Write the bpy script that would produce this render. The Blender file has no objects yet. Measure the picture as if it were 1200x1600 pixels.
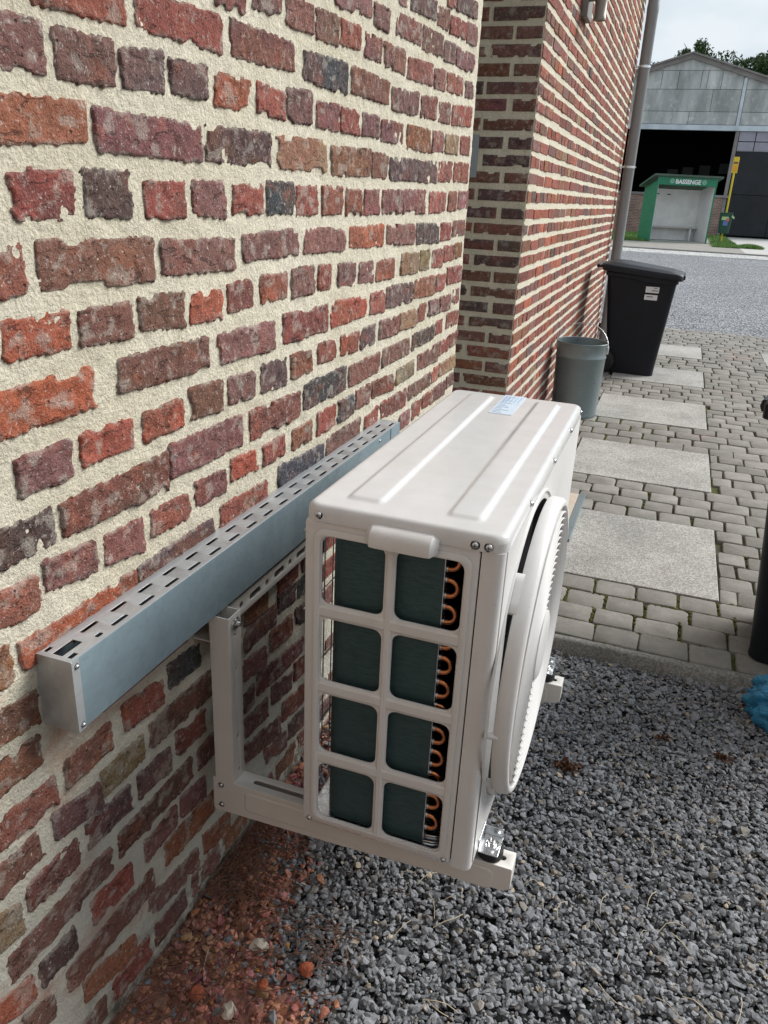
import bpy, bmesh, math, random
import numpy as np
from mathutils import Matrix, Vector

random.seed(7)
RNG = np.random.default_rng(11)
R = math.radians
scn = bpy.context.scene
COL = scn.collection

# ------------------------------------------------------------------ camera
cam_data = bpy.data.cameras.new('camera')
cam = bpy.data.objects.new('camera', cam_data)
COL.objects.link(cam)
cam_data.sensor_fit = 'VERTICAL'
cam_data.sensor_height = 32.0
cam_data.sensor_width = 24.0
cam_data.lens = 1226.99 / 1600 * 32.0
cam_data.clip_start = 0.02
cam_data.clip_end = 2000
_rt = Vector((0.93833, 0.34277, 0.04533)); _up = Vector((-0.16855, 0.339, 0.92557)); _fw = Vector((-0.30189, 0.87612, -0.37586))
m = Matrix((( _rt.x, _up.x, -_fw.x, 0.72965), (_rt.y, _up.y, -_fw.y, -0.19021), (_rt.z, _up.z, -_fw.z, 1.35258), (0, 0, 0, 1)))
cam.matrix_world = m
scn.camera = cam

# ------------------------------------------------------------------ world and sun (bright overcast, veiled sun right and ahead)
SUN_EL, SUN_AZ = 36.0, 44.0          # azimuth measured from +x towards +y
world = bpy.data.worlds.new('World')
scn.world = world
world.use_nodes = True
wn = world.node_tree
wn.nodes.clear()
w_out = wn.nodes.new('ShaderNodeOutputWorld')
w_bg = wn.nodes.new('ShaderNodeBackground')
w_bg.inputs['Strength'].default_value = 0.1
w_sky = wn.nodes.new('ShaderNodeTexSky')
w_sky.sky_type = 'NISHITA'
w_sky.sun_disc = False
w_sky.sun_elevation = R(SUN_EL)
w_sky.sun_rotation = R(90 - SUN_AZ)
w_tc = wn.nodes.new('ShaderNodeTexCoord')
w_map = wn.nodes.new('ShaderNodeMapping')
w_map.inputs['Scale'].default_value = (1.0, 1.0, 2.6)
w_nz = wn.nodes.new('ShaderNodeTexNoise')
w_nz.inputs['Scale'].default_value = 3.2
w_nz.inputs['Detail'].default_value = 6
w_nz.inputs['Roughness'].default_value = 0.55
w_rmp = wn.nodes.new('ShaderNodeMapRange')
w_rmp.inputs['From Min'].default_value = 0.32
w_rmp.inputs['From Max'].default_value = 0.62
w_rmp.inputs['To Min'].default_value = 0.6
w_rmp.inputs['To Max'].default_value = 0.97
w_mix = wn.nodes.new('ShaderNodeMix')
w_mix.data_type = 'RGBA'
w_n2 = wn.nodes.new('ShaderNodeTexNoise')
w_n2.inputs['Scale'].default_value = 6.5
w_n2.inputs['Detail'].default_value = 5
w_r2 = wn.nodes.new('ShaderNodeMapRange')
w_r2.inputs['From Min'].default_value = 0.36
w_r2.inputs['From Max'].default_value = 0.64
w_cl = wn.nodes.new('ShaderNodeMix')
w_cl.data_type = 'RGBA'
w_cl.inputs['A'].default_value = (4.1, 4.7, 5.2, 1)
w_cl.inputs['B'].default_value = (5.4, 5.8, 6.1, 1)
wn.links.new(w_map.outputs['Vector'], w_n2.inputs['Vector'])
wn.links.new(w_n2.outputs['Fac'], w_r2.inputs['Value'])
wn.links.new(w_r2.outputs['Result'], w_cl.inputs['Factor'])
wn.links.new(w_cl.outputs['Result'], w_mix.inputs['B'])
wn.links.new(w_tc.outputs['Generated'], w_map.inputs['Vector'])
wn.links.new(w_map.outputs['Vector'], w_nz.inputs['Vector'])
wn.links.new(w_nz.outputs['Fac'], w_rmp.inputs['Value'])
wn.links.new(w_rmp.outputs['Result'], w_mix.inputs['Factor'])
wn.links.new(w_sky.outputs['Color'], w_mix.inputs['A'])
wn.links.new(w_mix.outputs['Result'], w_bg.inputs['Color'])
wn.links.new(w_bg.outputs['Background'], w_out.inputs['Surface'])

sun_d = bpy.data.lights.new('sun', 'SUN')
sun_d.energy = 3.0
sun_d.angle = R(34)
sun_d.color = (1.0, 0.975, 0.94)
sun = bpy.data.objects.new('sun', sun_d)
COL.objects.link(sun)
sd = Vector((math.cos(R(SUN_EL)) * math.cos(R(SUN_AZ)), math.cos(R(SUN_EL)) * math.sin(R(SUN_AZ)), math.sin(R(SUN_EL))))
sun.rotation_euler = sd.to_track_quat('Z', 'Y').to_euler()
sun.location = sd * 30

vs = scn.view_settings
vs.view_transform = 'Standard'
vs.look = 'None'
vs.exposure = 0.63
vs.gamma = 1.0
vs.use_curve_mapping = False
scn.cycles.use_denoising = True
scn.cycles.max_bounces = 6
scn.cycles.diffuse_bounces = 3
scn.cycles.glossy_bounces = 3
scn.cycles.transmission_bounces = 4
scn.cycles.caustics_reflective = False
scn.cycles.caustics_refractive = False

# ------------------------------------------------------------------ helpers
def _h(ix, iy, iz):
    n = (ix.astype(np.int64) * 374761393 + iy.astype(np.int64) * 668265263 + iz.astype(np.int64) * 2147483647 + 1013904223) & 0xFFFFFFFF
    n = ((n ^ (n >> 13)) * 1274126177) & 0xFFFFFFFF
    n = ((n ^ (n >> 16)) * 2246822519) & 0xFFFFFFFF
    return ((n ^ (n >> 15)) & 0xFFFFFF) / float(0xFFFFFF)

def vnoise(x, y, seed=0):
    x = np.asarray(x, float); y = np.asarray(y, float)
    ix = np.floor(x); iy = np.floor(y); fx = x - ix; fy = y - iy
    fx = fx * fx * (3 - 2 * fx); fy = fy * fy * (3 - 2 * fy)
    s = np.full(ix.shape, seed)
    a = _h(ix, iy, s); b = _h(ix + 1, iy, s); c = _h(ix, iy + 1, s); d = _h(ix + 1, iy + 1, s)
    return (a + (b - a) * fx) * (1 - fy) + (c + (d - c) * fx) * fy - 0.5

def fbm(x, y, o=3, seed=0):
    r = 0; amp = 1.0
    for k in range(o):
        r = r + amp * vnoise(x * 2 ** k, y * 2 ** k, seed + k * 17); amp *= 0.5
    return r

def np_mesh(name, V, F, smooth=False, sharp=None):
    """V (n,3) array, F (m,k) int array, one polygon size"""
    me = bpy.data.meshes.new(name)
    V = np.asarray(V, np.float32); F = np.asarray(F, np.int32)
    me.vertices.add(len(V)); me.vertices.foreach_set('co', V.ravel())
    k = F.shape[1]
    me.loops.add(F.size); me.loops.foreach_set('vertex_index', F.ravel())
    me.polygons.add(len(F)); me.polygons.foreach_set('loop_start', np.arange(0, F.size, k, dtype=np.int32))
    me.update(calc_edges=True); me.validate()
    me.polygons.foreach_set('use_smooth', np.full(len(me.polygons), smooth))
    if smooth and sharp: me.set_sharp_from_angle(angle=R(sharp))
    return me

def set_col(me, C):
    a = me.color_attributes.new('col', 'FLOAT_COLOR', 'POINT')
    C = np.asarray(C, np.float32)
    if C.shape[1] == 3: C = np.c_[C, np.ones(len(C), np.float32)]
    a.data.foreach_set('color', C.ravel())

def put(name, me, mat, parent=None, loc=None):
    o = bpy.data.objects.new(name, me)
    COL.objects.link(o)
    if mat is not None and me is not None and len(me.materials) == 0: me.materials.append(mat)
    if parent is not None: o.parent = parent
    if loc is not None: o.location = loc
    return o

def empty(name, loc=(0, 0, 0), rz=0.0, scale=1.0):
    o = bpy.data.objects.new(name, None)
    COL.objects.link(o)
    o.location = loc; o.rotation_euler = (0, 0, rz); o.scale = (scale,) * 3
    o.empty_display_size = 0.1
    return o

def tag(o, label=None, cat=None, group=None, kind=None):
    if label: o['label'] = label
    if cat: o['category'] = cat
    if group: o['group'] = group
    if kind: o['kind'] = kind
    return o

def copy_tree(o, parent=None):
    c = o.copy(); COL.objects.link(c); c.parent = parent
    for ch in list(o.children): copy_tree(ch, c)
    return c

class MB:
    def __init__(s): s.v = []; s.f = []
    def add(s, v, f):
        n = len(s.v); s.v += [tuple(p) for p in v]; s.f += [tuple(i + n for i in q) for q in f]; return s
    def box(s, a, b):
        (x0, y0, z0), (x1, y1, z1) = a, b
        return s.add([(x0, y0, z0), (x1, y0, z0), (x1, y1, z0), (x0, y1, z0), (x0, y0, z1), (x1, y0, z1), (x1, y1, z1), (x0, y1, z1)],
                     [(3, 2, 1, 0), (4, 5, 6, 7), (0, 1, 5, 4), (1, 2, 6, 5), (2, 3, 7, 6), (3, 0, 4, 7)])
    def loft(s, rings, cap0=True, cap1=True, closed=True):
        n = len(rings[0]); v = [p for r in rings for p in r]; f = []
        for i in range(len(rings) - 1):
            for j in range(n if closed else n - 1):
                k = (j + 1) % n
                f.append((i * n + j, i * n + k, (i + 1) * n + k, (i + 1) * n + j))
        if cap0: f.append(tuple(reversed(range(n))))
        if cap1: f.append(tuple(range((len(rings) - 1) * n, len(rings) * n)))
        return s.add(v, f)
    def cyl(s, p0, p1, r0, r1=None, n=16):
        return s.tube([p0, p1], [r0, r0 if r1 is None else r1], n)
    def tube(s, path, r, n=8, caps=True, closed=False):
        P = [Vector(p) for p in path]; rs = r if isinstance(r, (list, tuple)) else [r] * len(P)
        rings = []; ref = None
        for i, p in enumerate(P):
            a = P[i - 1] if (i > 0 or closed) else p; b = P[(i + 1) % len(P)] if (i < len(P) - 1 or closed) else p
            t = (b - a).normalized()
            if ref is None:
                ref = t.orthogonal().normalized()
            ref = (ref - t * ref.dot(t)).normalized(); q = t.cross(ref)
            rings.append([p + rs[i] * (math.cos(2 * math.pi * k / n) * ref + math.sin(2 * math.pi * k / n) * q) for k in range(n)])
        if closed:
            rings.append(rings[0]); caps = False
        return s.loft(rings, caps, caps)
    def lathe(s, prof, c=(0, 0, 0), n=32, axis='Z'):
        rings = []
        for r, z in prof:
            ring = []
            for k in range(n):
                a = 2 * math.pi * k / n
                if axis == 'Z': ring.append((c[0] + r * math.cos(a), c[1] + r * math.sin(a), c[2] + z))
                elif axis == 'X': ring.append((c[0] + z, c[1] + r * math.cos(a), c[2] + r * math.sin(a)))
                else: ring.append((c[0] + r * math.sin(a), c[1] + z, c[2] + r * math.cos(a)))
            rings.append(ring)
        return s.loft(rings, False, False)
    def mesh(s, name='mesh', smooth=None):
        me = bpy.data.meshes.new(name); me.from_pydata(s.v, [], s.f); me.validate()
        bm = bmesh.new(); bm.from_mesh(me); bmesh.ops.remove_doubles(bm, verts=bm.verts, dist=1e-6); bmesh.ops.recalc_face_normals(bm, faces=bm.faces); bm.to_mesh(me); bm.free()
        if smooth:
            me.polygons.foreach_set('use_smooth', np.full(len(me.polygons), True)); me.set_sharp_from_angle(angle=R(smooth))
        return me
    def build(s, name, mat, parent=None, smooth=None, bevel=0, seg=2, loc=None):
        o = put(name, s.mesh(name, smooth), mat, parent, loc)
        if bevel:
            b = o.modifiers.new('bevel', 'BEVEL'); b.width = bevel; b.segments = seg; b.limit_method = 'ANGLE'; b.angle_limit = R(40)
            o.data.polygons.foreach_set('use_smooth', np.full(len(o.data.polygons), True)); b.harden_normals = True
            o.data.set_sharp_from_angle(angle=R(40))
        return o

def rrect(x0, x1, y0, y1, r, n=5):
    p = []
    for cx, cy, a0 in ((x1 - r, y0 + r, -90), (x1 - r, y1 - r, 0), (x0 + r, y1 - r, 90), (x0 + r, y0 + r, 180)):
        for k in range(n + 1):
            a = R(a0 + 90 * k / n); p.append((cx + r * math.cos(a), cy + r * math.sin(a)))
    return p

def plate(outer, holes, thick, bev, fn, name, smooth=True):
    """flat plate with real holes (u,v outline), thickness along w; fn maps (u,v,w) to xyz"""
    cu = bpy.data.curves.new('tmp', 'CURVE'); cu.dimensions = '2D'; cu.fill_mode = 'BOTH'
    cu.extrude = max(thick / 2 - bev, 1e-5); cu.bevel_depth = bev; cu.bevel_resolution = 1; cu.offset = -bev
    for poly in [outer] + list(holes):
        sp = cu.splines.new('POLY'); sp.points.add(len(poly) - 1)
        for i, (u, v) in enumerate(poly): sp.points[i].co = (u, v, 0, 1)
        sp.use_cyclic_u = True
    ob = bpy.data.objects.new('tmp', cu); COL.objects.link(ob)
    dg = bpy.context.evaluated_depsgraph_get()
    me = bpy.data.meshes.new_from_object(ob.evaluated_get(dg))
    bpy.data.objects.remove(ob); bpy.data.curves.remove(cu)
    me.name = name
    for v in me.vertices: v.co = fn(*v.co)
    bm = bmesh.new(); bm.from_mesh(me); bmesh.ops.remove_doubles(bm, verts=bm.verts, dist=1e-6); bmesh.ops.recalc_face_normals(bm, faces=bm.faces); bm.to_mesh(me); bm.free()
    me.materials.clear()
    if smooth:
        me.polygons.foreach_set('use_smooth', np.full(len(me.polygons), True)); me.set_sharp_from_angle(angle=R(50))
    return me

# ------------------------------------------------------------------ materials
class Mt:
    def __init__(s, name, base=(.5, .5, .5), rough=.6, metal=0.0, spec=.5):
        s.m = bpy.data.materials.new(name); s.m.use_nodes = True
        s.nt = s.m.node_tree; s.b = s.nt.nodes['Principled BSDF']
        s.b.inputs['Base Color'].default_value = (*base, 1); s.b.inputs['Roughness'].default_value = rough
        s.b.inputs['Metallic'].default_value = metal; s.b.inputs['Specular IOR Level'].default_value = spec
        s.pos = None
    def n(s, t, **kw):
        nd = s.nt.nodes.new('ShaderNode' + t)
        for k, v in kw.items(): setattr(nd, k, v)
        return nd
    def l(s, a, b): s.nt.links.new(a, b)
    def P(s, obj=False):
        if s.pos is None:
            s.pos = s.n('TexCoord').outputs['Object'] if obj else s.n('NewGeometry').outputs['Position']
        return s.pos
    def noise(s, scale, detail=4, rough=.55, vec=None, dist=0):
        nd = s.n('TexNoise'); nd.inputs['Scale'].default_value = scale; nd.inputs['Detail'].default_value = detail
        nd.inputs['Roughness'].default_value = rough; nd.inputs['Distortion'].default_value = dist
        s.l(vec if vec is not None else s.P(), nd.inputs['Vector']); return nd.outputs['Fac']
    def vor(s, scale, feature='F1', vec=None, out='Distance'):
        nd = s.n('TexVoronoi', feature=feature); nd.inputs['Scale'].default_value = scale
        s.l(vec if vec is not None else s.P(), nd.inputs['Vector']); return nd.outputs[out]
    def stretch(s, sx, sy, sz, vec=None):
        nd = s.n('Mapping'); nd.inputs['Scale'].default_value = (sx, sy, sz); s.l(vec if vec is not None else s.P(), nd.inputs['Vector']); return nd.outputs['Vector']
    def rng(s, v, a, b, c=0., d=1.):
        nd = s.n('MapRange'); s.l(v, nd.inputs['Value'])
        for k, x in zip(('From Min', 'From Max', 'To Min', 'To Max'), (a, b, c, d)): nd.inputs[k].default_value = x
        return nd.outputs['Result']
    def math(s, op, a, b=None):
        nd = s.n('Math', operation=op)
        for i, x in enumerate((a, b)):
            if x is None: continue
            if isinstance(x, (int, float)): nd.inputs[i].default_value = x
            else: s.l(x, nd.inputs[i])
        return nd.outputs[0]
    def mix(s, f, a, b, mode='MIX'):
        nd = s.n('Mix', data_type='RGBA', blend_type=mode)
        for k, x in (('Factor', f), ('A', a), ('B', b)):
            i = nd.inputs[k] if k == 'Factor' else [q for q in nd.inputs if q.name == k and q.type == 'RGBA'][0]
            if isinstance(x, tuple): i.default_value = (*x, 1) if len(x) == 3 else x
            elif isinstance(x, (int, float)): i.default_value = x
            else: s.l(x, i)
        return [q for q in nd.outputs if q.type == 'RGBA'][0]
    def scale(s, c, f):
        """multiply colour c by scalar f"""
        nd = s.n('Vector' + 'Math', operation='SCALE')
        if isinstance(c, tuple): nd.inputs[0].default_value = c
        else: s.l(c, nd.inputs[0])
        s.l(f, nd.inputs['Scale']); return nd.outputs[0]
    def attr(s, name='col'):
        nd = s.n('Attribute', attribute_name=name); return nd.outputs['Color']
    def col(s, c): s.l(c, s.b.inputs['Base Color']); return s
    def rgh(s, v): s.l(v, s.b.inputs['Roughness']); return s
    def bump(s, h, strength=.5, dist=.002):
        nd = s.n('Bump'); nd.inputs['Strength'].default_value = strength; nd.inputs['Distance'].default_value = dist
        s.l(h, nd.inputs['Height']); s.l(nd.outputs['Normal'], s.b.inputs['Normal']); return s

def plain(name, base, rough=.6, metal=0., spec=.5, ns=8., amt=.12, bump=0., bs=60., bd=.001, obj=False):
    """plain surface with soft colour variation, roughness variation and fine relief"""
    t = Mt(name, base, rough, metal, spec); t.P(obj)
    n = t.noise(ns, 5)
    t.col(t.scale(base, t.rng(n, .25, .75, 1 - amt, 1 + amt)))
    t.rgh(t.rng(t.noise(ns * 3.1, 3), .3, .7, max(rough - .08, .02), min(rough + .08, 1)))
    if bump: t.bump(t.noise(bs, 4), bump, bd)
    return t.m

MORTAR = (.60, .555, .455)
def mk_mortar():
    t = Mt('mortar', MORTAR, .95, 0, .2)
    big = t.noise(3.5, 4); mid = t.noise(26, 6, .66); fine = t.noise(190, 5, .72)
    c = t.mix(t.rng(big, .35, .7), (.70, .645, .50), (.77, .72, .59))
    c = t.mix(t.rng(mid, .52, .72, 0, .55), c, (.56, .52, .42))
    c = t.scale(c, t.rng(fine, .3, .7, .72, 1.16))
    # grey weathered lower courses, drilling dust and red brick dust smeared below the trunking
    sep = t.n('SeparateXYZ'); t.l(t.P(), sep.inputs[0])
    low = t.math('MULTIPLY', t.rng(sep.outputs['Z'], .75, .25), t.rng(mid, .3, .6, .5, 1))
    c = t.mix(t.math('MULTIPLY', low, .8), c, (.56, .545, .49))
    st = t.stretch(1, 1, 1.8)
    dust = t.rng(t.noise(5.5, 5, .6, st, .6), .50, .66)
    reg = t.math('MULTIPLY', t.rng(sep.outputs['Y'], .82, .52), t.rng(sep.outputs['Z'], .9, .7))
    c = t.mix(t.math('MULTIPLY', t.math('MULTIPLY', dust, reg), .75), c, (.46, .23, .16))
    moss = t.math('MULTIPLY', t.rng(sep.outputs['Z'], .10, -.02), t.rng(t.noise(16, 5, .7), .42, .58))
    c = t.mix(t.math('MULTIPLY', moss, .8), c, (.075, .07, .045))
    t.col(c)
    h = t.math('ADD', t.math('MULTIPLY', mid, 1.3), t.math('MULTIPLY', fine, .7))
    t.bump(h, 1.0, .008)
    return t.m

def mk_brick(obj=True):
    t = Mt('brick', (.3, .12, .1), .9, 0, .25)
    c = t.attr()
    big = t.noise(28, 4, .6); mid = t.noise(75, 5, .65); fine = t.noise(330, 4, .7)
    c = t.mix(t.rng(big, .38, .68, 0, .55), c, t.scale(c, t.rng(mid, .3, .7, .45, .75)))
    # hot orange patches on broken faces
    c = t.mix(t.rng(t.noise(19, 3, .5, None, .8), .58, .70, 0, .45), c, t.mix(.6, c, (.42, .12, .06)))
    c = t.scale(c, t.rng(fine, .28, .72, .62, 1.32))
    pit = t.rng(t.vor(95), .12, .26, 1, 0)
    pit = t.math('MULTIPLY', pit, t.rng(mid, .5, .62))
    crk = t.rng(t.noise(42, 5, .7, t.stretch(1, .6, 1.7), 1.2), .36, .41, 1, 0)
    c = t.mix(t.math('MULTIPLY', crk, .55), c, (.035, .022, .02))
    c = t.mix(t.math('MULTIPLY', pit, .75), c, (.03, .02, .02))
    # lime smears and specks left by the pointing
    lime = t.rng(t.noise(60, 6, .74, None, .6), .575, .665)
    c = t.mix(t.math('MULTIPLY', lime, .55), c, (.55, .50, .44))
    spk = t.rng(t.noise(170, 4, .75), .60, .67)
    c = t.mix(t.math('MULTIPLY', spk, .62), c, (.62, .58, .52))
    t.col(c)
    h = t.math('ADD', t.math('MULTIPLY', mid, 1.1), t.math('ADD', t.math('MULTIPLY', fine, .5), t.math('ADD', t.math('MULTIPLY', pit, -.5), t.math('MULTIPLY', crk, -.4))))
    t.bump(h, 1.0, .007)
    return t.m

BRICK_COL = dict(R=(.40, .115, .068), r=(.300, .098, .074), p=(.225, .108, .096), b=(.205, .102, .074), d=(.135, .084, .080), k=(.075, .075, .086), y=(.30, .205, .12), o=(.29, .122, .070))
M = {}
M['mortar'] = mk_mortar()
M['brick'] = mk_brick()

def mk_stone():
    t = Mt('gravel_stone', (.2, .2, .2), .85, 0, .3)
    c = t.scale(t.attr(), t.rng(t.noise(160, 4, .6), .3, .7, .72, 1.25))
    t.col(c); t.bump(t.noise(420, 3), .3, .001); return t.m
M['stone'] = mk_stone()

def mk_sett():
    t = Mt('concrete_sett', (.25, .24, .22), .92, 0, .25)
    oi = t.n('ObjectInfo').outputs['Random']; isl = t.n('NewGeometry').outputs['Random Per Island']
    r = t.math('FRACT', t.math('ADD', oi, isl))
    c = t.mix(r, (.198, .188, .168), (.262, .249, .225))
    c = t.mix(t.rng(t.noise(1.7, 3), .58, .72, 0, .45), c, (.33, .235, .20))
    c = t.scale(c, t.rng(t.noise(14, 5, .6), .3, .7, .82, 1.15))
    c = t.scale(c, t.rng(t.noise(260, 3, .7), .3, .7, .78, 1.2))
    t.col(c); t.bump(t.math('ADD', t.noise(55, 4), t.noise(300, 3)), .5, .002); return t.m
M['sett'] = mk_sett()

def mk_joint():
    t = Mt('mossy_joint', (.1, .09, .06), .98, 0, .1)
    c = t.mix(t.rng(t.noise(3.2, 4), .40, .62), (.085, .074, .056), (.09, .10, .035))
    c = t.scale(c, t.rng(t.noise(150, 4, .7), .3, .7, .5, 1.4)); t.col(c); t.bump(t.noise(180, 4), .8, .006); return t.m
M['joint'] = mk_joint()

def mk_slab(name, a, b, sc=190):
    t = Mt(name, a, .9, 0, .25)
    s = t.noise(sc, 3, .75)
    c = t.mix(t.rng(s, .42, .60), a, b)
    c = t.scale(c, t.rng(t.noise(2.3, 6, .65), .3, .7, .68, 1.15)); c = t.mix(t.rng(t.noise(6.5, 5, .7), .60, .70, 0, .4), c, (.17, .155, .12))
    t.col(c); t.bump(s, .35, .0015); return t.m
M['slab'] = mk_slab('washed_concrete', (.25, .24, .22), (.52, .51, .48), 150)
M['kerb'] = mk_slab('kerb_concrete', (.17, .165, .15), (.31, .30, .275), 120)

def mk_galv(name, base, rough, metal=.75):
    t = Mt(name, base, rough, metal, .5)
    v = t.vor(95, 'F1', t.stretch(1, .8, 1), 'Color')
    sv = t.n('SeparateColor'); t.l(v, sv.inputs[0])
    f = t.math('ADD', t.math('MULTIPLY', sv.outputs[0], .25), t.rng(t.noise(9, 5, .6), .3, .7, .2, .9))
    t.col(t.scale(base, t.rng(f, .2, 1.1, .80, 1.2))); t.rgh(t.rng(f, .2, 1.1, rough + .12, rough - .08))
    t.bump(t.noise(30, 3), .08, .001); return t.m
M['galv'] = mk_galv('galvanised_reflection', (.20, .265, .30), .44, .3)  # dark blue reflection of the trunking front painted into the base colour
M['galv_light'] = mk_galv('galvanised_cap', (.43, .45, .46), .40, .45)  # lighter copy of the same steel for cover top and near cap
M['zinc'] = plain('zinc_plate', (.72, .74, .76), .28, .95, ns=20, amt=.1)
M['screw'] = plain('screw_steel', (.62, .63, .63), .3, .95, ns=60, amt=.1)
def mk_paint(name, base, rough, bump):
    """white enamel with a film of dust, faint run marks and a few specks of grime"""
    t = Mt(name, base, rough, 0, .5); t.P(True)
    run = t.noise(26, 4, .6, t.stretch(1, 1, .06)); film = t.noise(7, 6, .65); spk = t.rng(t.noise(230, 2, .6), .70, .75)
    c = t.mix(t.rng(film, .45, .75, 0, .28), base, (.50, .47, .42))
    c = t.scale(c, t.rng(run, .35, .65, .965, 1.02)); c = t.mix(t.math('MULTIPLY', spk, .35), c, (.25, .20, .16))
    t.col(c); t.rgh(t.rng(film, .35, .7, rough, rough + .16))
    if bump: t.bump(t.noise(9, 3), .03, .002)
    return t.m
M['paint'] = mk_paint('white_enamel', (.605, .605, .605), .09, True)
M['paint_side'] = mk_paint('white_powder_coat', (.655, .648, .638), .34, False)
M['bracket'] = plain('bracket_powder_coat', (.63, .61, .57), .38, .0, .5, ns=7, amt=.05, bump=.05, bs=90)
M['copper'] = plain('copper', (.60, .24, .11), .30, 1.0, ns=40, amt=.15)
M['black_plastic'] = plain('black_plastic', (.016, .017, .02), .45, 0, .45, ns=3, amt=.3, bump=.1, bs=240, bd=.0006)
M['bin_plastic'] = plain('bin_plastic', (.008, .010, .015), .42, 0, .28, ns=2.5, amt=.35, bump=.12, bs=160, bd=.0008)
M['rubber'] = plain('black_rubber', (.012, .012, .012), .6, 0, .4)
M['dark'] = plain('interior_shade', (.012, .013, .014), .7)  # near-black colour stands in for shade inside the unit's openings
def mk_coil():
    t = Mt('coil_fins', (.02, .055, .055), .42, .35, .5)
    o = t.P(True)
    w = t.n('TexWave', wave_type='BANDS', bands_direction='X'); w.inputs['Scale'].default_value = 190; w.inputs['Distortion'].default_value = .6; t.l(o, w.inputs['Vector'])
    n = t.noise(240, 3, .6, t.stretch(.25, .25, 1.6, o))
    f = t.math('ADD', t.math('MULTIPLY', w.outputs['Fac'], .5), n)
    t.col(t.mix(t.rng(f, .4, 1.0), (.018, .048, .052), (.058, .106, .110))); t.bump(f, .4, .0015); return t.m
M['coil'] = mk_coil()
M['label_blue'] = plain('label_paper', (.56, .66, .76), .4, ns=200, amt=.18)
M['label_white'] = plain('label_white', (.72, .73, .74), .45, ns=30, amt=.06)
M['ink'] = plain('ink', (.06, .07, .09), .6)
M['bucket'] = plain('bucket_paint', (.20, .245, .255), .34, .35, .5, ns=6, amt=.12, bump=.05, bs=40)
M['pipe'] = plain('grey_pvc', (.25, .25, .25), .42, 0, .4, ns=5, amt=.08)
M['lamp'] = plain('bronze_lamp', (.20, .175, .15), .4, .5, ns=14, amt=.08)
M['wood_dark'] = plain('door_wood', (.06, .045, .035), .5, ns=20, amt=.2)
M['beige'] = plain('beige_board', (.50, .42, .34), .7, ns=20, amt=.1)

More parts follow.
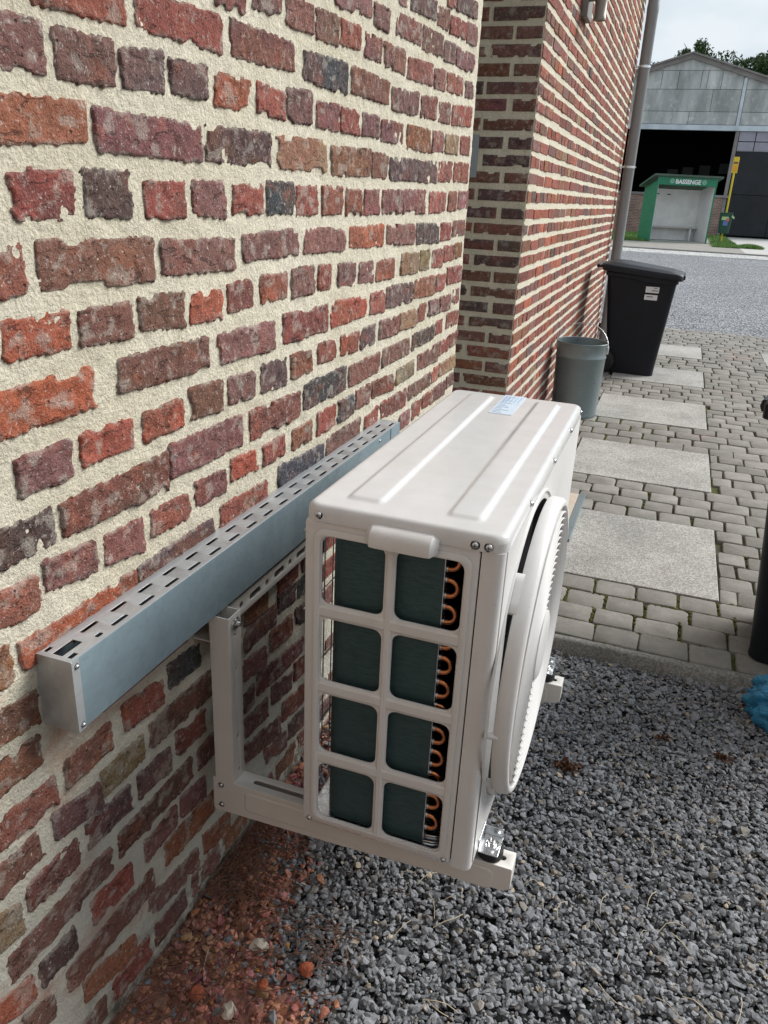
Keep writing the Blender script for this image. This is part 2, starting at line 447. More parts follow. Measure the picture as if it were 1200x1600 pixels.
# ================================================================== THE HOUSE WALL
BT = "r634,804,1572,1535,1538,1582;r825,1044,1583,1545,1541,1594;p1073,1296,1597,1542,1558,1592;k1339,1551,1593,1546,1539,1604;b1574,1815,1602,1548,1550,1599;p1832,2047,1590,1544,1543,1605;r2066,2212,1600,1547,1552,1611;p2230,2358,1602,1548,1555,1612;r2382,2615,1610,1554,1568,1627;p1029,1120,1645,1612,1618,1648;p1143,1246,1664,1629,1631,1672;p1266,1378,1669,1622,1624,1674;b1391,1497,1672,1620,1624,1677;r1510,1619,1676,1630,1637,1678;p1645,1750,1672,1631,1629,1680;p1765,1919,1676,1627,1627,1682;r1941,2157,1671,1623,1632,1685;p2173,2285,1680,1629,1632,1690;r2301,2476,1685,1636,1644,1695;p2509,2611,1688,1645,1649,1695;p1478,1680,1730,1694,1714,1749;p1697,1797,1740,1700,1699,1743;p1843,2051,1754,1703,1711,1760;b2052,2235,1760,1704,1711,1769;p2248,2367,1757,1708,1714,1767;p2384,2596,1764,1714,1719,1770;p1852,1911,1801,1778,1781,1806;d1939,2155,1814,1773,1790,1832;b2167,2276,1825,1780,1783,1835;r2295,2471,1827,1781,1796,1839;p2484,2603,1844,1788,1798,1851;r2252,2333,1874,1850,1858,1880;d2348,2592,1888,1854,1879,1907;p573,648,1516,1458,1464,1515;p663,774,1515,1458,1464,1517;d787,882,1507,1467,1469,1524;d897,994,1511,1474,1476,1518;R1015,1128,1514,1466,1470,1518;r1150,1259,1519,1470,1467,1512;p1269,1377,1525,1465,1471,1529;p1397,1509,1514,1467,1467,1520;r1524,1631,1516,1469,1470,1520;p1645,1751,1517,1472,1472,1520;p1767,1929,1515,1467,1472,1520;o1963,2173,1520,1462,1465,1524;p2190,2303,1526,1467,1473,1529;y2322,2477,1526,1473,1476,1532;r2499,2618,1535,1479,1479,1539;o559,708,1436,1382,1400,1433;p724,972,1437,1385,1383,1437;d984,1202,1437,1386,1385,1444;y1223,1452,1440,1385,1387,1447;o1474,1703,1439,1381,1386,1446;b1715,1826,1440,1384,1385,1443;d1839,2072,1437,1383,1387,1442;d2076,2257,1439,1385,1386,1446;r2268,2424,1447,1390,1394,1452;r2446,2626,1455,1395,1396,1458;r568,674,1359,1305,1304,1362;k690,790,1364,1307,1304,1365;r816,922,1354,1305,1302,1355;p940,1039,1356,1310,1299,1360;r1063,1169,1354,1307,1306,1357;k1183,1295,1363,1307,1306,1363;r1306,1406,1358,1302,1305,1360;r1429,1538,1361,1303,1306,1362;r1559,1656,1358,1302,1301,1358;p1673,1779,1358,1301,1303,1360;p1794,1951,1360,1303,1304,1363;p1960,2157,1363,1303,1303,1366;r2196,2374,1362,1303,1305,1364;o2403,2501,1366,1308,1308,1368;p2524,2645,1370,1314,1318,1372;r530,577,1278,1219,1220,1278;b595,833,1281,1221,1216,1278;p851,1066,1273,1223,1217,1270;p1092,1321,1274,1228,1229,1280;p1344,1561,1277,1230,1226,1277;R1586,1816,1276,1230,1226,1280;p1840,2074,1274,1232,1219,1275;d2095,2324,1278,1220,1214,1271;r2342,2459,1274,1220,1221,1274;p2479,2646,1277,1228,1230,1278;R527,643,1189,1152,1146,1196;b660,771,1192,1146,1140,1192;b790,903,1196,1148,1139,1195;R918,1019,1190,1143,1138,1186;r1037,1128,1196,1147,1146,1196;R1154,1269,1201,1149,1148,1199;p1291,1396,1204,1146,1146,1204;r1415,1483,1204,1149,1148,1200;p1523,1632,1200,1148,1144,1197;p1653,1753,1194,1144,1141,1194;R1771,1913,1190,1142,1138,1194;y1969,2126,1200,1144,1136,1198;y2140,2239,1200,1142,1140,1200;r2262,2387,1197,1142,1139,1195;r2397,2506,1202,1153,1152,1202;o2514,2620,1204,1155,1157,1207;R500,678,1116,1058,1060,1115;b729,971,1118,1065,1062,1115;p1000,1213,1115,1062,1054,1112;r1248,1472,1118,1058,1057,1116;R1488,1713,1119,1058,1064,1112;r1736,1846,1117,1060,1056,1112;d1858,2085,1121,1064,1056,1114;o2099,2317,1120,1066,1058,1118;r2326,2434,1116,1065,1062,1113;r2448,2643,1131,1077,1071,1130;p522,624,1028,976,975,1027;R641,753,1029,983,978,1026;R779,887,1015,987,986,1022;b909,1013,1036,984,975,1034;p1031,1130,1035,982,977,1027;d1156,1263,1034,978,974,1030;o1283,1389,1032,980,979,1029;r1420,1516,1032,990,987,1034;R1548,1662,1034,985,982,1033;d1680,1784,1032,980,981,1036;p1807,1978,1037,986,981,1032;y1986,2137,1037,987,979,1033;r2146,2234,1041,988,989,1040;p2260,2377,1042,995,990,1040;p2388,2526,1043,992,989,1041;p2540,2631,1052,999,1004,1052;d470,575,948,896,897,947;b589,837,945,896,884,949;p842,1075,958,898,895,956;r1106,1330,952,892,887,946;k1346,1587,957,898,896,958;b1605,1825,952,897,898,952;p1846,2085,955,904,905,954;d2109,2341,957,909,913,961;r2357,2438,966,921,924,968;r2484,2640,977,925,924,974;r457,533,873,819,814,865;p543,649,875,839,816,868;p667,762,867,823,802,862;r781,889,863,820,817,856;p910,1014,868,826,822,866;R1031,1136,874,842,827,870;r1158,1256,863,830,826,866;o1290,1390,862,826,821,868;r1420,1525,875,818,822,874;k1545,1645,875,818,821,876;p1659,1764,878,828,824,878;r1775,1956,877,834,821,871;y1974,2141,874,829,833,876;p2177,2416,883,836,827,890;r2421,2534,894,844,843,894;p2534,2654,896,847,852,898;o429,470,799,742,736,794;R486,734,782,740,734,783;d742,964,782,738,729,788;r987,1172,801,752,740,792;k1228,1459,805,755,743,793;p1477,1698,794,757,746,800;r1724,1834,795,756,763,797;r1853,2080,799,759,743,802;p2100,2334,801,756,756,805;r2350,2426,804,764,766,806;y2434,2651,809,770,763,811;p2027,2131,722,683,676,725;r2145,2247,734,682,676,735;r2252,2380,738,693,686,734;p2388,2535,740,685,688,737;p2547,2640,741,702,703,741;o424,506,715,662,648,705;o411,498,640,586,587,633;o535,644,551,507,506,554;r671,782,553,527,501,543;k798,904,564,519,510,548;b736,942,480,437,413,476;r811,906,401,366,361,392;p877,940,308,284,276,321;p689,792,401,358,348,391;p500,607,474,447,429,450;y608,718,466,441,437,467;r405,518,544,516,501,543;d564,672,404,370,361,395;b630,854,324,282,276,324;p812,898,250,219,200,238;o752,927,182,155,128,187;p697,796,251,215,209,253;b390,481,480,436,439,475;r436,544,406,365,363,396;b387,613,317,282,277,319;r553,658,252,214,201,238;b485,715,168,143,127,172;d436,512,247,207,203,248;y376,424,421,345,341,387;R352,422,268,229,200,247;o512,650,116,78,36,70;p694,858,114,75,45,88;p395,452,182,157,132,158;o876,986,98,63,41,70;o1068,1171,532,516,499,527;d1218,1314,499,458,442,490;k1319,1387,496,442,436,495;p1065,1211,486,436,433,482;k1309,1389,414,373,356,399;p1062,1161,419,367,351,396;r1181,1293,419,375,366,410;p1118,1355,346,297,268,318;r1304,1392,271,215,206,255;p1059,1103,335,283,286,334;p1183,1288,272,226,210,253;p1060,1168,266,221,218,249;p1058,1228,203,152,120,157;r1239,1394,196,135,118,166;d1266,1383,112,68,52,85;p1145,1260,122,87,64,87"
TR = []
for q in BT.split(';'):
    v = [int(x) / 1000 for x in q[1:].split(',')]
    TR.append((q[0], *v))                      # colour, y0, y1, z_left_top, z_left_bottom, z_right_bottom, z_right_top

# foot of the wall: worn courses running down into the gravel
for zc_, y_, ln_ in ((.012, .33, .105), (-.062, .36, .225)):
    j_ = 0
    while y_ < 1.75:
        TR.append(('pbrdpo'[j_ % 6], y_, y_ + ln_, zc_ + .025, zc_ - .025, zc_ - .025, zc_ + .025)); y_ += ln_ + .019; j_ += 1
for y_, y1_ in ((.30, .40), (1.40, 1.50), (1.52, 1.62)):
    TR.append(('b', y_, y1_, .105, .055, .055, .105))
house = empty('brick_house', (0, 1.0, -.05))
tag(house, 'old red brick house wall with cream pointing, unit hung on it and doorway recess', 'house')
HP = Vector(house.location)

def brick_mesh(O, S, T, N, s0, s1, tl, bl, br, tr, col, seed, res=.0034, proud=.0026, name='brick'):
    """one weathered brick; face in the plane O + s*S + t*T, bulging along N; ragged arris dips under the mortar"""
    e = .0055
    ln = s1 - s0 + 2 * e; hh = (tl - bl + tr - br) / 2 + 2 * e
    nu = max(6, int(ln / res)); nv = max(5, int(hh / res))
    u, v = np.meshgrid(np.linspace(0, 1, nu + 1), np.linspace(0, 1, nv + 1), indexing='ij')
    s = s0 - e + u * ln
    zb = bl + (br - bl) * u - e; zt = tl + (tr - tl) * u + e
    t = zb + (zt - zb) * v
    a = (u - .5) * ln; b = (v - .5) * hh; rc = .010
    qx = np.abs(a) - ln / 2 + rc; qy = np.abs(b) - hh / 2 + rc
    d = -(np.hypot(np.maximum(qx, 0), np.maximum(qy, 0)) + np.minimum(np.maximum(qx, qy), 0) - rc)
    lowf = fbm(s * 22 + seed, t * 26, 2, seed + 5)
    d = d + fbm(s * 150 + seed * 3.7, t * 150, 2, seed) * .0040 + lowf * .0028 - .06 * np.clip(lowf - .26, 0, 1) * np.clip((.017 - d) / .006, 0, 1)
    k = np.clip((d - .001) / .0038, 0, 1); k = k * k * (3 - 2 * k)
    rough = fbm(s * 55, t * 55 + seed, 3, seed + 9) * .0036 + fbm(s * 12 + seed, t * 20, 2, seed + 3) * .0022
    h = -.011 + k * (.011 + proud) + rough * (.25 + .75 * k)
    edge = (u == 0) | (u == 1) | (v == 0) | (v == 1)
    h = np.where(edge, -.014, h)
    c0 = np.array([(s0 + s1) / 2, (tl + bl + tr + br) / 4])
    O = np.array(O); S = np.array(S); T = np.array(T); N = np.array(N)
    V = (s - c0[0])[..., None] * S + (t - c0[1])[..., None] * T + h[..., None] * N
    idx = np.arange((nu + 1) * (nv + 1)).reshape(nu + 1, nv + 1)
    F = np.stack([idx[:-1, :-1], idx[1:, :-1], idx[1:, 1:], idx[:-1, 1:]], -1).reshape(-1, 4)
    if np.dot(np.cross(S, T), N) < 0: F = F[:, ::-1]
    me = np_mesh(name, V.reshape(-1, 3), F, True)
    cc = np.array(BRICK_COL[col]) * (1 + .12 * RNG.standard_normal()) * (1 + .05 * RNG.standard_normal(3))
    c2 = np.array(BRICK_COL[RNG.choice(list('rpbdo'))])
    mk = np.clip(fbm(s * 11 + seed, t * 16, 3, seed + 31) * 2.8 + .15, 0, .85)[..., None]
    C = cc * (1 - mk) + (cc * .45 + c2 * .5) * mk
    # lime and mortar smeared over the arrises
    sm = np.clip(1 - (d - .002) / .007, 0, 1) * np.clip(fbm(s * 60 + seed, t * 60, 3, seed + 44) * 2.6 + .30, 0, .8)
    sm = np.maximum(sm, np.clip(fbm(s * 40, t * 48 + seed, 4, seed + 61) * 4 - .95, 0, .42))[..., None]
    C = C * (1 - sm) + np.array([.50, .46, .40]) * sm
    set_col(me, np.clip(C.reshape(-1, 3), .01, .9))
    me.materials.append(M['brick'])
    loc = O + c0[0] * S + c0[1] * T
    return me, Vector(loc)

def coarse_bricks(items, O, S, T, N, name, parent):
    """many distant or hidden bricks as one mesh: bevelled blocks proud of the joints"""
    V = []; F = []; C = []
    O = np.array(O, float); S = np.array(S, float); T = np.array(T, float); N = np.array(N, float)
    flip = np.dot(np.cross(S, T), N) < 0
    for (s0, s1, t0, t1, col) in items:
        n = len(V); i = .0045
        j = RNG.normal(0, .002, 8)
        ring0 = [(s0, t0), (s1, t0), (s1, t1), (s0, t1)]
        ring1 = [(s0 + i + j[0], t0 + i + j[1]), (s1 - i + j[2], t0 + i + j[3]), (s1 - i + j[4], t1 - i + j[5]), (s0 + i + j[6], t1 - i + j[7])]
        for a, b in ring0: V.append(O + a * S + b * T - .008 * N)
        pr = .003 + RNG.normal(0, .0012)
        for a, b in ring1: V.append(O + a * S + b * T + pr * N)
        fs = [(n + k, n + (k + 1) % 4, n + 4 + (k + 1) % 4, n + 4 + k) for k in range(4)] + [(n + 4, n + 5, n + 6, n + 7)]
        F += [f[::-1] for f in fs] if flip else fs
        c = np.array(BRICK_COL[col]) * (1 + .13 * RNG.standard_normal())
        C += [np.clip(c, .01, .9)] * 8
    V = np.array(V) - np.array(HP)
    me = np_mesh(name, V, np.array(F)); set_col(me, np.array(C)); me.materials.append(M['brick'])
    o = put(name, me, None, parent); o['kind'] = 'stuff'
    return o

def mortar_grid(ys, zs, fn, amp=1.0):
    y, z = np.meshgrid(ys, zs, indexing='ij')
    h = (fbm(y * 22, z * 26, 3, 3) * .0028 + fbm(y * 5, z * 5, 2, 8) * .002 + fbm(y * 90, z * 90, 2, 21) * .0018 - .0012) * amp
    V = fn(y, z, h).reshape(-1, 3)
    ny, nz = y.shape
    idx = np.arange(ny * nz).reshape(ny, nz)
    F = np.stack([idx[:-1, :-1], idx[1:, :-1], idx[1:, 1:], idx[:-1, 1:]], -1).reshape(-1, 4)
    return V, F

Y_END, Y_COR, Y_FAR, Z_TOP = 2.652, 3.75, 8.78, 5.6
# --- near wall: mortar bed (fine where the camera is close)
ys = np.concatenate([np.linspace(-1.9, .30, 60)[:-1], np.arange(.30, Y_END, .006), [Y_END]])
zs = np.concatenate([np.arange(-.15, 1.98, .006), np.linspace(1.98, Z_TOP, 90)])
V, F = mortar_grid(ys, zs, lambda y, z, h: np.stack([h + np.where(z < .12, (.12 - z) * .03, 0), y, z], -1))
me = np_mesh('wall', V - np.array(HP), F, True)
wall_near = put('wall', me, M['mortar'], house)
# the solid behind the face and the jamb of the recess
MB().box((-.34, -1.9, -.15), (-.012, Y_END - .002, Z_TOP)).build('wall_core', M['mortar'], house, loc=-HP)

def overlap(a, lst, m=.006):
    for b in lst:
        if a[0] < b[1] - m and a[1] > b[0] + m and a[2] < b[3] - m and a[3] > b[2] + m: return True
    return False

for i, (c, y0, y1, a, b, d, e) in enumerate(TR):
    hm = .0265 if a < .62 else .023   # foreshortened readings low on the wall: give them a full course height
    if e - d < hm * 2: mid = (d + e) / 2; d, e = mid - hm, mid + hm
    if a - b < hm * 2: mid = (a + b) / 2; b, a = mid - hm, mid + hm
    bulge = max(0, .12 - (a + e) / 2) * .03
    me, loc = brick_mesh((bulge, 0, 0), (0, 1, 0), (0, 0, 1), (1, 0, 0), y0, y1, a, b, d, e, c, i)
    o = put('brick', me, None, wall_near, loc - HP)

rects = [(y0, y1, min(b, d), max(a, e)) for (c, y0, y1, a, b, d, e) in TR]
fill = []
PITCH = .0805
k = -48
while True:
    zc = 1.57 - k * PITCH; k += 1
    if zc < -.1: break
    if zc > Z_TOP - .1: continue
    header = (k - 1) % 2 == 1
    L = .105 if header else .227
    g = .017
    y = -1.85 + RNG.uniform(0, .02) + (0 if header else .06)
    while y < Y_END - .03:
        l = L * (1 + RNG.normal(0, .04)); y1 = min(y + l, Y_END)
        hgt = .052 + RNG.normal(0, .003)
        r = (y, y1, zc - hgt / 2, zc + hgt / 2)
        if y1 - y > .04 and not overlap(r, rects) and not (zc < .085 and y > .2):
            fill.append((*r, RNG.choice(list('rrppbbdokR'))))
        y = y1 + g
coarse_bricks(fill, (0, 0, 0), (0, 1, 0), (0, 0, 1), (1, 0, 0), 'bricks', wall_near)

# --- the recess: door set back, return face of the far wall
V, F = mortar_grid(np.arange(-.62, .0005, .01), np.concatenate([np.arange(-.15, 2.3, .01), np.linspace(2.3, Z_TOP, 60)]), lambda x, z, h: np.stack([x, Y_COR - h, z], -1), .8)
wall_ret = put('wall', np_mesh('wall', V - np.array(HP), F, True), M['mortar'], house)
zret = [2.105, 2.033, 1.963, 1.888, 1.816, 1.748, 1.667, 1.591, 1.517, 1.444, 1.368, 1.289, 1.217, 1.143, 1.071, .996, .923, .849, .776, .702, .630, .557, .485]
zfar = [2.105 + .0735 * j for j in range(45, 0, -1)] + zret + [.485 - .0735 * j for j in range(1, 8)]
extra = []
for i, zc in enumerate(zfar):
    long = (i - 45) % 2 == 0
    segs = [(-.232, -.004), (-.352, -.250), (-.60, -.37)] if long else [(-.118, -.004), (-.352, -.136), (-.60, -.37)]
    for (x0, x1) in segs:
        x0 += RNG.normal(0, .005); h = .051 + RNG.normal(0, .002)
        c = RNG.choice(list('dddppprbbo'))
        if .3 < zc < 2.2 and x0 > -.45:
            me, loc = brick_mesh((0, Y_COR, 0), (1, 0, 0), (0, 0, 1), (0, -1, 0), x0, min(x1, -.001), zc + h / 2, zc - h / 2, zc - h / 2, zc + h / 2, c, 500 + i * 3, .008, .004)
            put('brick', me, None, wall_ret, loc - HP)
        else: extra.append((x0, x1, zc - h / 2, zc + h / 2, c))
coarse_bricks(extra, (0, Y_COR, 0), (1, 0, 0), (0, 0, 1), (0, -1, 0), 'bricks', wall_ret)
# --- unseen wall added behind the camera to shade the unit's near side
V, F = mortar_grid(np.linspace(-.02, 6, 60), np.linspace(-.15, 3.0, 50), lambda x, z, h: np.stack([x, -1.9 + h, z], -1), .8)
shade_wall = put('wall', np_mesh('wall', V - np.array(HP), F[:, ::-1], True), M['mortar'], house)
shade_bricks = []
for i in range(38):
    zc = -.05 + i * PITCH; x = (i % 2) * .06
    while x < 5.9:
        l = (.105 if i % 2 else .227) * (1 + RNG.normal(0, .04)); shade_bricks.append((x, min(x + l, 6), zc - .027, zc + .027, RNG.choice(list('rrppbbdokR')))); x += l + .016
coarse_bricks(shade_bricks, (0, -1.9, 0), (1, 0, 0), (0, 0, 1), (0, 1, 0), 'bricks', shade_wall)
MB().box((-.34, -5.9, -.15), (6.0, -1.915, 3.0)).build('wall_core', M['mortar'], house, loc=-HP)  # solid body of the added shading wall
door = MB().box((-.62, Y_END, -.05), (-.56, Y_COR, 2.6)).build('door', M['wood_dark'], house, bevel=.004, loc=-HP)
MB().box((-.9, Y_END - .3, 2.6), (-.02, Y_COR + .3, Z_TOP)).build('door_lintel', M['mortar'], house, loc=-HP)
MB().box((-.559, 3.55, 1.0), (-.50, 3.60, 1.06)).build('handle', M['screw'], door, bevel=.004)

# --- far wall
ys = np.concatenate([np.arange(Y_COR, 5.0, .012), np.arange(5.0, Y_FAR, .03), [Y_FAR]])
zs = np.concatenate([np.arange(-.15, 3.3, .015), np.linspace(3.3, Z_TOP, 30)])
V, F = mortar_grid(ys, zs, lambda y, z, h: np.stack([h, y, z], -1), .8)
wall_far = put('wall', np_mesh('wall', V - np.array(HP), F, True), M['mortar'], house)
MB().box((-.62, Y_COR + .008, -.15), (-.012, Y_FAR - .004, Z_TOP)).build('wall_core', M['mortar'], house, loc=-HP)
n_single = 0
extra = []
for i, zc in enumerate(zfar):
    header = (i - 45) % 2 == 0
    y = Y_COR + .003
    first = True
    while y < Y_FAR - .02:
        l = (.108 if header else .222) * (1 + RNG.normal(0, .05)); y1 = min(y + l, Y_FAR)
        h = .053 + RNG.normal(0, .0022); zz = zc + RNG.normal(0, .0012)
        c = RNG.choice(list('rrrrppRoobdy'), p=[.11, .11, .11, .11, .1, .1, .08, .09, .08, .05, .04, .02])
        if .55 < zc < 1.95 and y < 4.0 and n_single < 8:
            me, loc = brick_mesh((0, 0, 0), (0, 1, 0), (0, 0, 1), (1, 0, 0), y, y1, zz + h / 2, zz - h / 2, zz - h / 2, zz + h / 2, c, 700 + i * 7 + int(y * 10), .009, .004)
            put('brick', me, None, wall_far, loc - HP); n_single += 1
        else: extra.append((y, y1, zz - h / 2, zz + h / 2, c))
        y = y1 + .011
coarse_bricks(extra, (0, 0, 0), (0, 1, 0), (0, 0, 1), (1, 0, 0), 'bricks', wall_far)

# ================================================================== GROUND
def sheet(name, x0, x1, y0, y1, z, mat, nx=2, ny=2, amp=0):
    X, Y = np.meshgrid(np.linspace(x0, x1, nx), np.linspace(y0, y1, ny), indexing='ij')
    Z = z + fbm(X * 3, Y * 3, 3, 4) * amp
    idx = np.arange(nx * ny).reshape(nx, ny)
    F = np.stack([idx[:-1, :-1], idx[1:, :-1], idx[1:, 1:], idx[:-1, 1:]], -1).reshape(-1, 4)
    o = put(name, np_mesh(name, np.stack([X, Y, Z], -1).reshape(-1, 3), F, amp > 0), mat)
    o['kind'] = 'structure'; return o

def mk_ground():
    t = Mt('ground_earth', (.16, .155, .14), .95, 0, .2)
    c = t.mix(t.noise(.25, 5), (.15, .145, .13), (.21, .20, .185)); t.col(t.scale(c, t.rng(t.noise(9, 5, .7), .3, .7, .7, 1.25))); return t.m
def mk_roadgravel():
    t = Mt('road_gravel', (.2, .2, .2), .9, 0, .3)
    v = t.vor(34, 'F1', None, 'Color'); sv = t.n('SeparateColor'); t.l(v, sv.inputs[0])
    d = t.vor(34)
    c = t.mix(sv.outputs[0], (.19, .20, .215), (.52, .535, .555))
    c = t.mix(t.rng(d, .35, .62), c, (.06, .06, .065))
    c = t.mix(t.rng(t.noise(.45, 4), .42, .62), c, t.scale(c, t.rng(t.noise(.8, 3), 0, 1, 1.0, 1.35)))
    t.col(c); t.bump(t.rng(d, 0, .6, 1, 0), .9, .012); return t.m
def mk_cobble():
    t = Mt('cobble_apron', (.4, .4, .38), .9, 0, .3)
    st = t.stretch(6, 7.5, 1)
    v = t.vor(1, 'DISTANCE_TO_EDGE', st); c = t.mix(t.rng(v, .02, .10), (.20, .20, .19), (.56, .555, .54))
    t.col(t.scale(c, t.rng(t.noise(2.5, 4), .3, .7, .75, 1.15))); t.bump(t.rng(v, 0, .15), .6, .02); return t.m
M['ground'] = mk_ground(); M['roadgravel'] = mk_roadgravel(); M['cobble'] = mk_cobble()
M['asphalt'] = plain('pavement_concrete', (.25, .235, .21), .92, ns=2.5, amt=.22, bump=.4, bs=60, bd=.004)
M['driveway'] = plain('driveway_concrete', (.44, .43, .41), .9, ns=1.5, amt=.12)
M['bed'] = plain('gravel_bed', (.035, .035, .036), .98, ns=40, amt=.4, bump=.8, bs=120, bd=.01)

sheet('ground', -300, 300, -120, 420, -.10, M['ground'])
sheet('gravel_bed', -.02, 3.2, -1.9, 2.17, -.062, M['bed'])
sheet('road', -14, 40, 10.03, 27.3, -.012, M['roadgravel'], 40, 40, .012)
sheet('cobbled_gutter', -30, 40, 27.3, 29.9, -.008, M['cobble'])

# --- gravel: crushed grey stone, tens of thousands of pieces
ICO_V, ICO_F = [], []
bm = bmesh.new(); bmesh.ops.create_icosphere(bm, subdivisions=1, radius=1.0)
ICO_V = np.array([v.co[:] for v in bm.verts]); ICO_F = np.array([[v.index for v in f.verts] for f in bm.faces]); bm.free()

def stones(name, pts, size, cols, label, cat, zbase, flat=.46, parent=None):
    n = len(pts)
    nv = len(ICO_V)
    var = [ICO_V * (1 + RNG.uniform(-.32, .25, (nv, 1))) + RNG.uniform(-.16, .16, (nv, 3)) for _ in range(24)]
    pick = RNG.integers(0, 24, n)
    B = np.array(var)[pick]
    sx = size * RNG.uniform(.75, 1.25, n); S = np.stack([sx, sx * RNG.uniform(.55, .95, n), sx * RNG.uniform(flat * .6, flat * 1.3, n)], -1)
    B = B * S[:, None, :]
    a = RNG.uniform(0, 2 * np.pi, n); tx = RNG.normal(0, .36, n); ty = RNG.normal(0, .36, n)
    def rot(B, ang, i, j):
        c, s = np.cos(ang)[:, None], np.sin(ang)[:, None]; B = B.copy()
        p, q = B[..., i].copy(), B[..., j].copy(); B[..., i] = c * p - s * q; B[..., j] = s * p + c * q; return B
    B = rot(rot(rot(B, tx, 1, 2), ty, 0, 2), a, 0, 1)
    V = (B + pts[:, None, :]).reshape(-1, 3)
    F = (ICO_F[None] + (np.arange(n) * nv)[:, None, None]).reshape(-1, 3)
    me = np_mesh(name, V, F); set_col(me, np.repeat(cols, nv, 0))
    o = put(name, me, M['stone'], parent); tag(o, label, cat, kind='stuff'); return o

def red_zone(x, y):
    """how much of the ground is brick rubble and dust (fallen from the wall) at x, y"""
    edge = .10 + .30 * np.exp(-((y - .62) / .30) ** 2) + .08 * vnoise(x * 6, y * 6, 40)
    return np.clip((edge - x) / .14 + .25 + vnoise(x * 14, y * 14, 41) * .9, 0, 1) * np.clip((1.75 - y) / .5, 0, 1)

N1 = 76000
gx = RNG.uniform(.0, 1.75, N1); gy = RNG.uniform(.25, 2.155, N1)
wallpush = gx > .012
gx, gy = gx[wallpush], gy[wallpush]
rz = red_zone(gx, gy); isred = RNG.uniform(0, 1, len(gx)) < rz * .86
lay = RNG.uniform(0, 1, len(gx))
gz = -.056 + lay * .020 + fbm(gx * 5, gy * 5, 2, 77) * .010 + isred * .003
shade = RNG.normal(1, .20, len(gx)).clip(.5, 1.7)[:, None]
base = np.array([.212, .219, .232]) * shade
tan = RNG.uniform(0, 1, len(gx)) < .018
base[tan] = np.array([.40, .34, .26]) * shade[tan]
warm = RNG.uniform(0, 1, len(gx)) < .08
base[warm] = np.array([.235, .215, .195]) * shade[warm]
base[isred] = (np.array([.40, .185, .130]) * shade + RNG.normal(0, .02, (len(gx), 3)))[isred]
sz = np.where(isred, RNG.gamma(4, .0016, len(gx)), RNG.gamma(7, .00092, len(gx))).clip(.003, .017)
stones('gravel', np.stack([gx, gy, gz], -1), sz, base.clip(.02, .8), 'loose dark grey crushed stone covering the ground under the outdoor unit', 'gravel', 0)
# coarser gravel out of the picture to the right and behind the camera
N2 = 9000
gx = RNG.uniform(.02, 3.1, N2); gy = RNG.uniform(-1.8, 2.14, N2)
ok = (gx > 1.72) | (gy < .27); gx, gy = gx[ok], gy[ok]
stones('gravel', np.stack([gx, gy, np.full(len(gx), -.046) + RNG.uniform(-.008, .01, len(gx))], -1), RNG.gamma(9, .0016, len(gx)).clip(.008, .03),
       np.array([.195, .202, .215]) * RNG.normal(1, .24, len(gx)).clip(.45, 1.8)[:, None], 'grey crushed stone around the edge of the gravelled strip', 'gravel', 0)

# red brick dust lying in the corner of wall and gravel
X, Y = np.meshgrid(np.linspace(.0, .46, 70), np.linspace(.3, 1.5, 130), indexing='ij')
Z = -.062 + red_zone(X, Y) * .022 + fbm(X * 30, Y * 30, 3, 5) * .006 * (red_zone(X, Y) > .05) - .004
idx = np.arange(X.size).reshape(X.shape)
F = np.stack([idx[:-1, :-1], idx[1:, :-1], idx[1:, 1:], idx[:-1, 1:]], -1).reshape(-1, 4)
M['reddust'] = plain('brick_dust', (.31, .140, .098), .98, ns=30, amt=.35, bump=.8, bs=200, bd=.005)
dust = put('brick_dust', np_mesh('brick_dust', np.stack([X, Y, Z], -1).reshape(-1, 3), F, True), M['reddust'])
tag(dust, 'red brick dust heaped along the foot of the wall', 'dust', kind='stuff')

# --- kerb, paving
kerb = sheet('kerb_base', -.0, 3.2, 2.165, 2.30, -.09, M['bed']); bpy.data.objects.remove(kerb)
kv = np.linspace(.012, 3.2, 170)
prof = [(2.166, -.12), (2.166, -.004), (2.170, .000), (2.180, .002), (2.190, .001), (2.200, -.002), (2.203, -.03)]
rings = []
for x in kv:
    w = float(vnoise(np.array(x * 9), np.array(0.), 3)) * .006; w2 = float(vnoise(np.array(x * 40), np.array(2.), 3)) * .003
    rings.append([(x, y + w + (w2 if j < 4 else 0), z + w2) for j, (y, z) in enumerate(prof)])
kb = MB().loft(rings, True, True, closed=False).build('kerb', M['kerb'], smooth=50)
kb['kind'] = 'structure'

paving = sheet('paving', 0, 3.2, 2.20, 10.04, -.014, M['joint'])
paving.location = (0, 0, 0)
SL = [(2.687, 3.424), (3.963, 4.6725), (5.267, 5.999), (6.6415, 7.3425), (8.024, 8.737)]
SX0, SX1 = .335, 1.0738

def sett_rings(w, d, seed):
    rs = np.random.default_rng(seed)
    r = min(w, d) * .10
    out = rrect(-w / 2, w / 2, -d / 2, d / 2, r, 2)
    jit = rs.normal(0, .0014, (len(out), 2))
    P = np.array(out) + jit
    tilt = rs.normal(0, .006, 2)
    rings = []
    for k, z in ((1.0, -.03), (1.0, -.007), (.972, -.0012), (.93, .0006)):
        Q = P * k
        rings.append([(x, y, z + x * tilt[0] + y * tilt[1] + rs.normal(0, .0006)) for x, y in Q])
    return rings

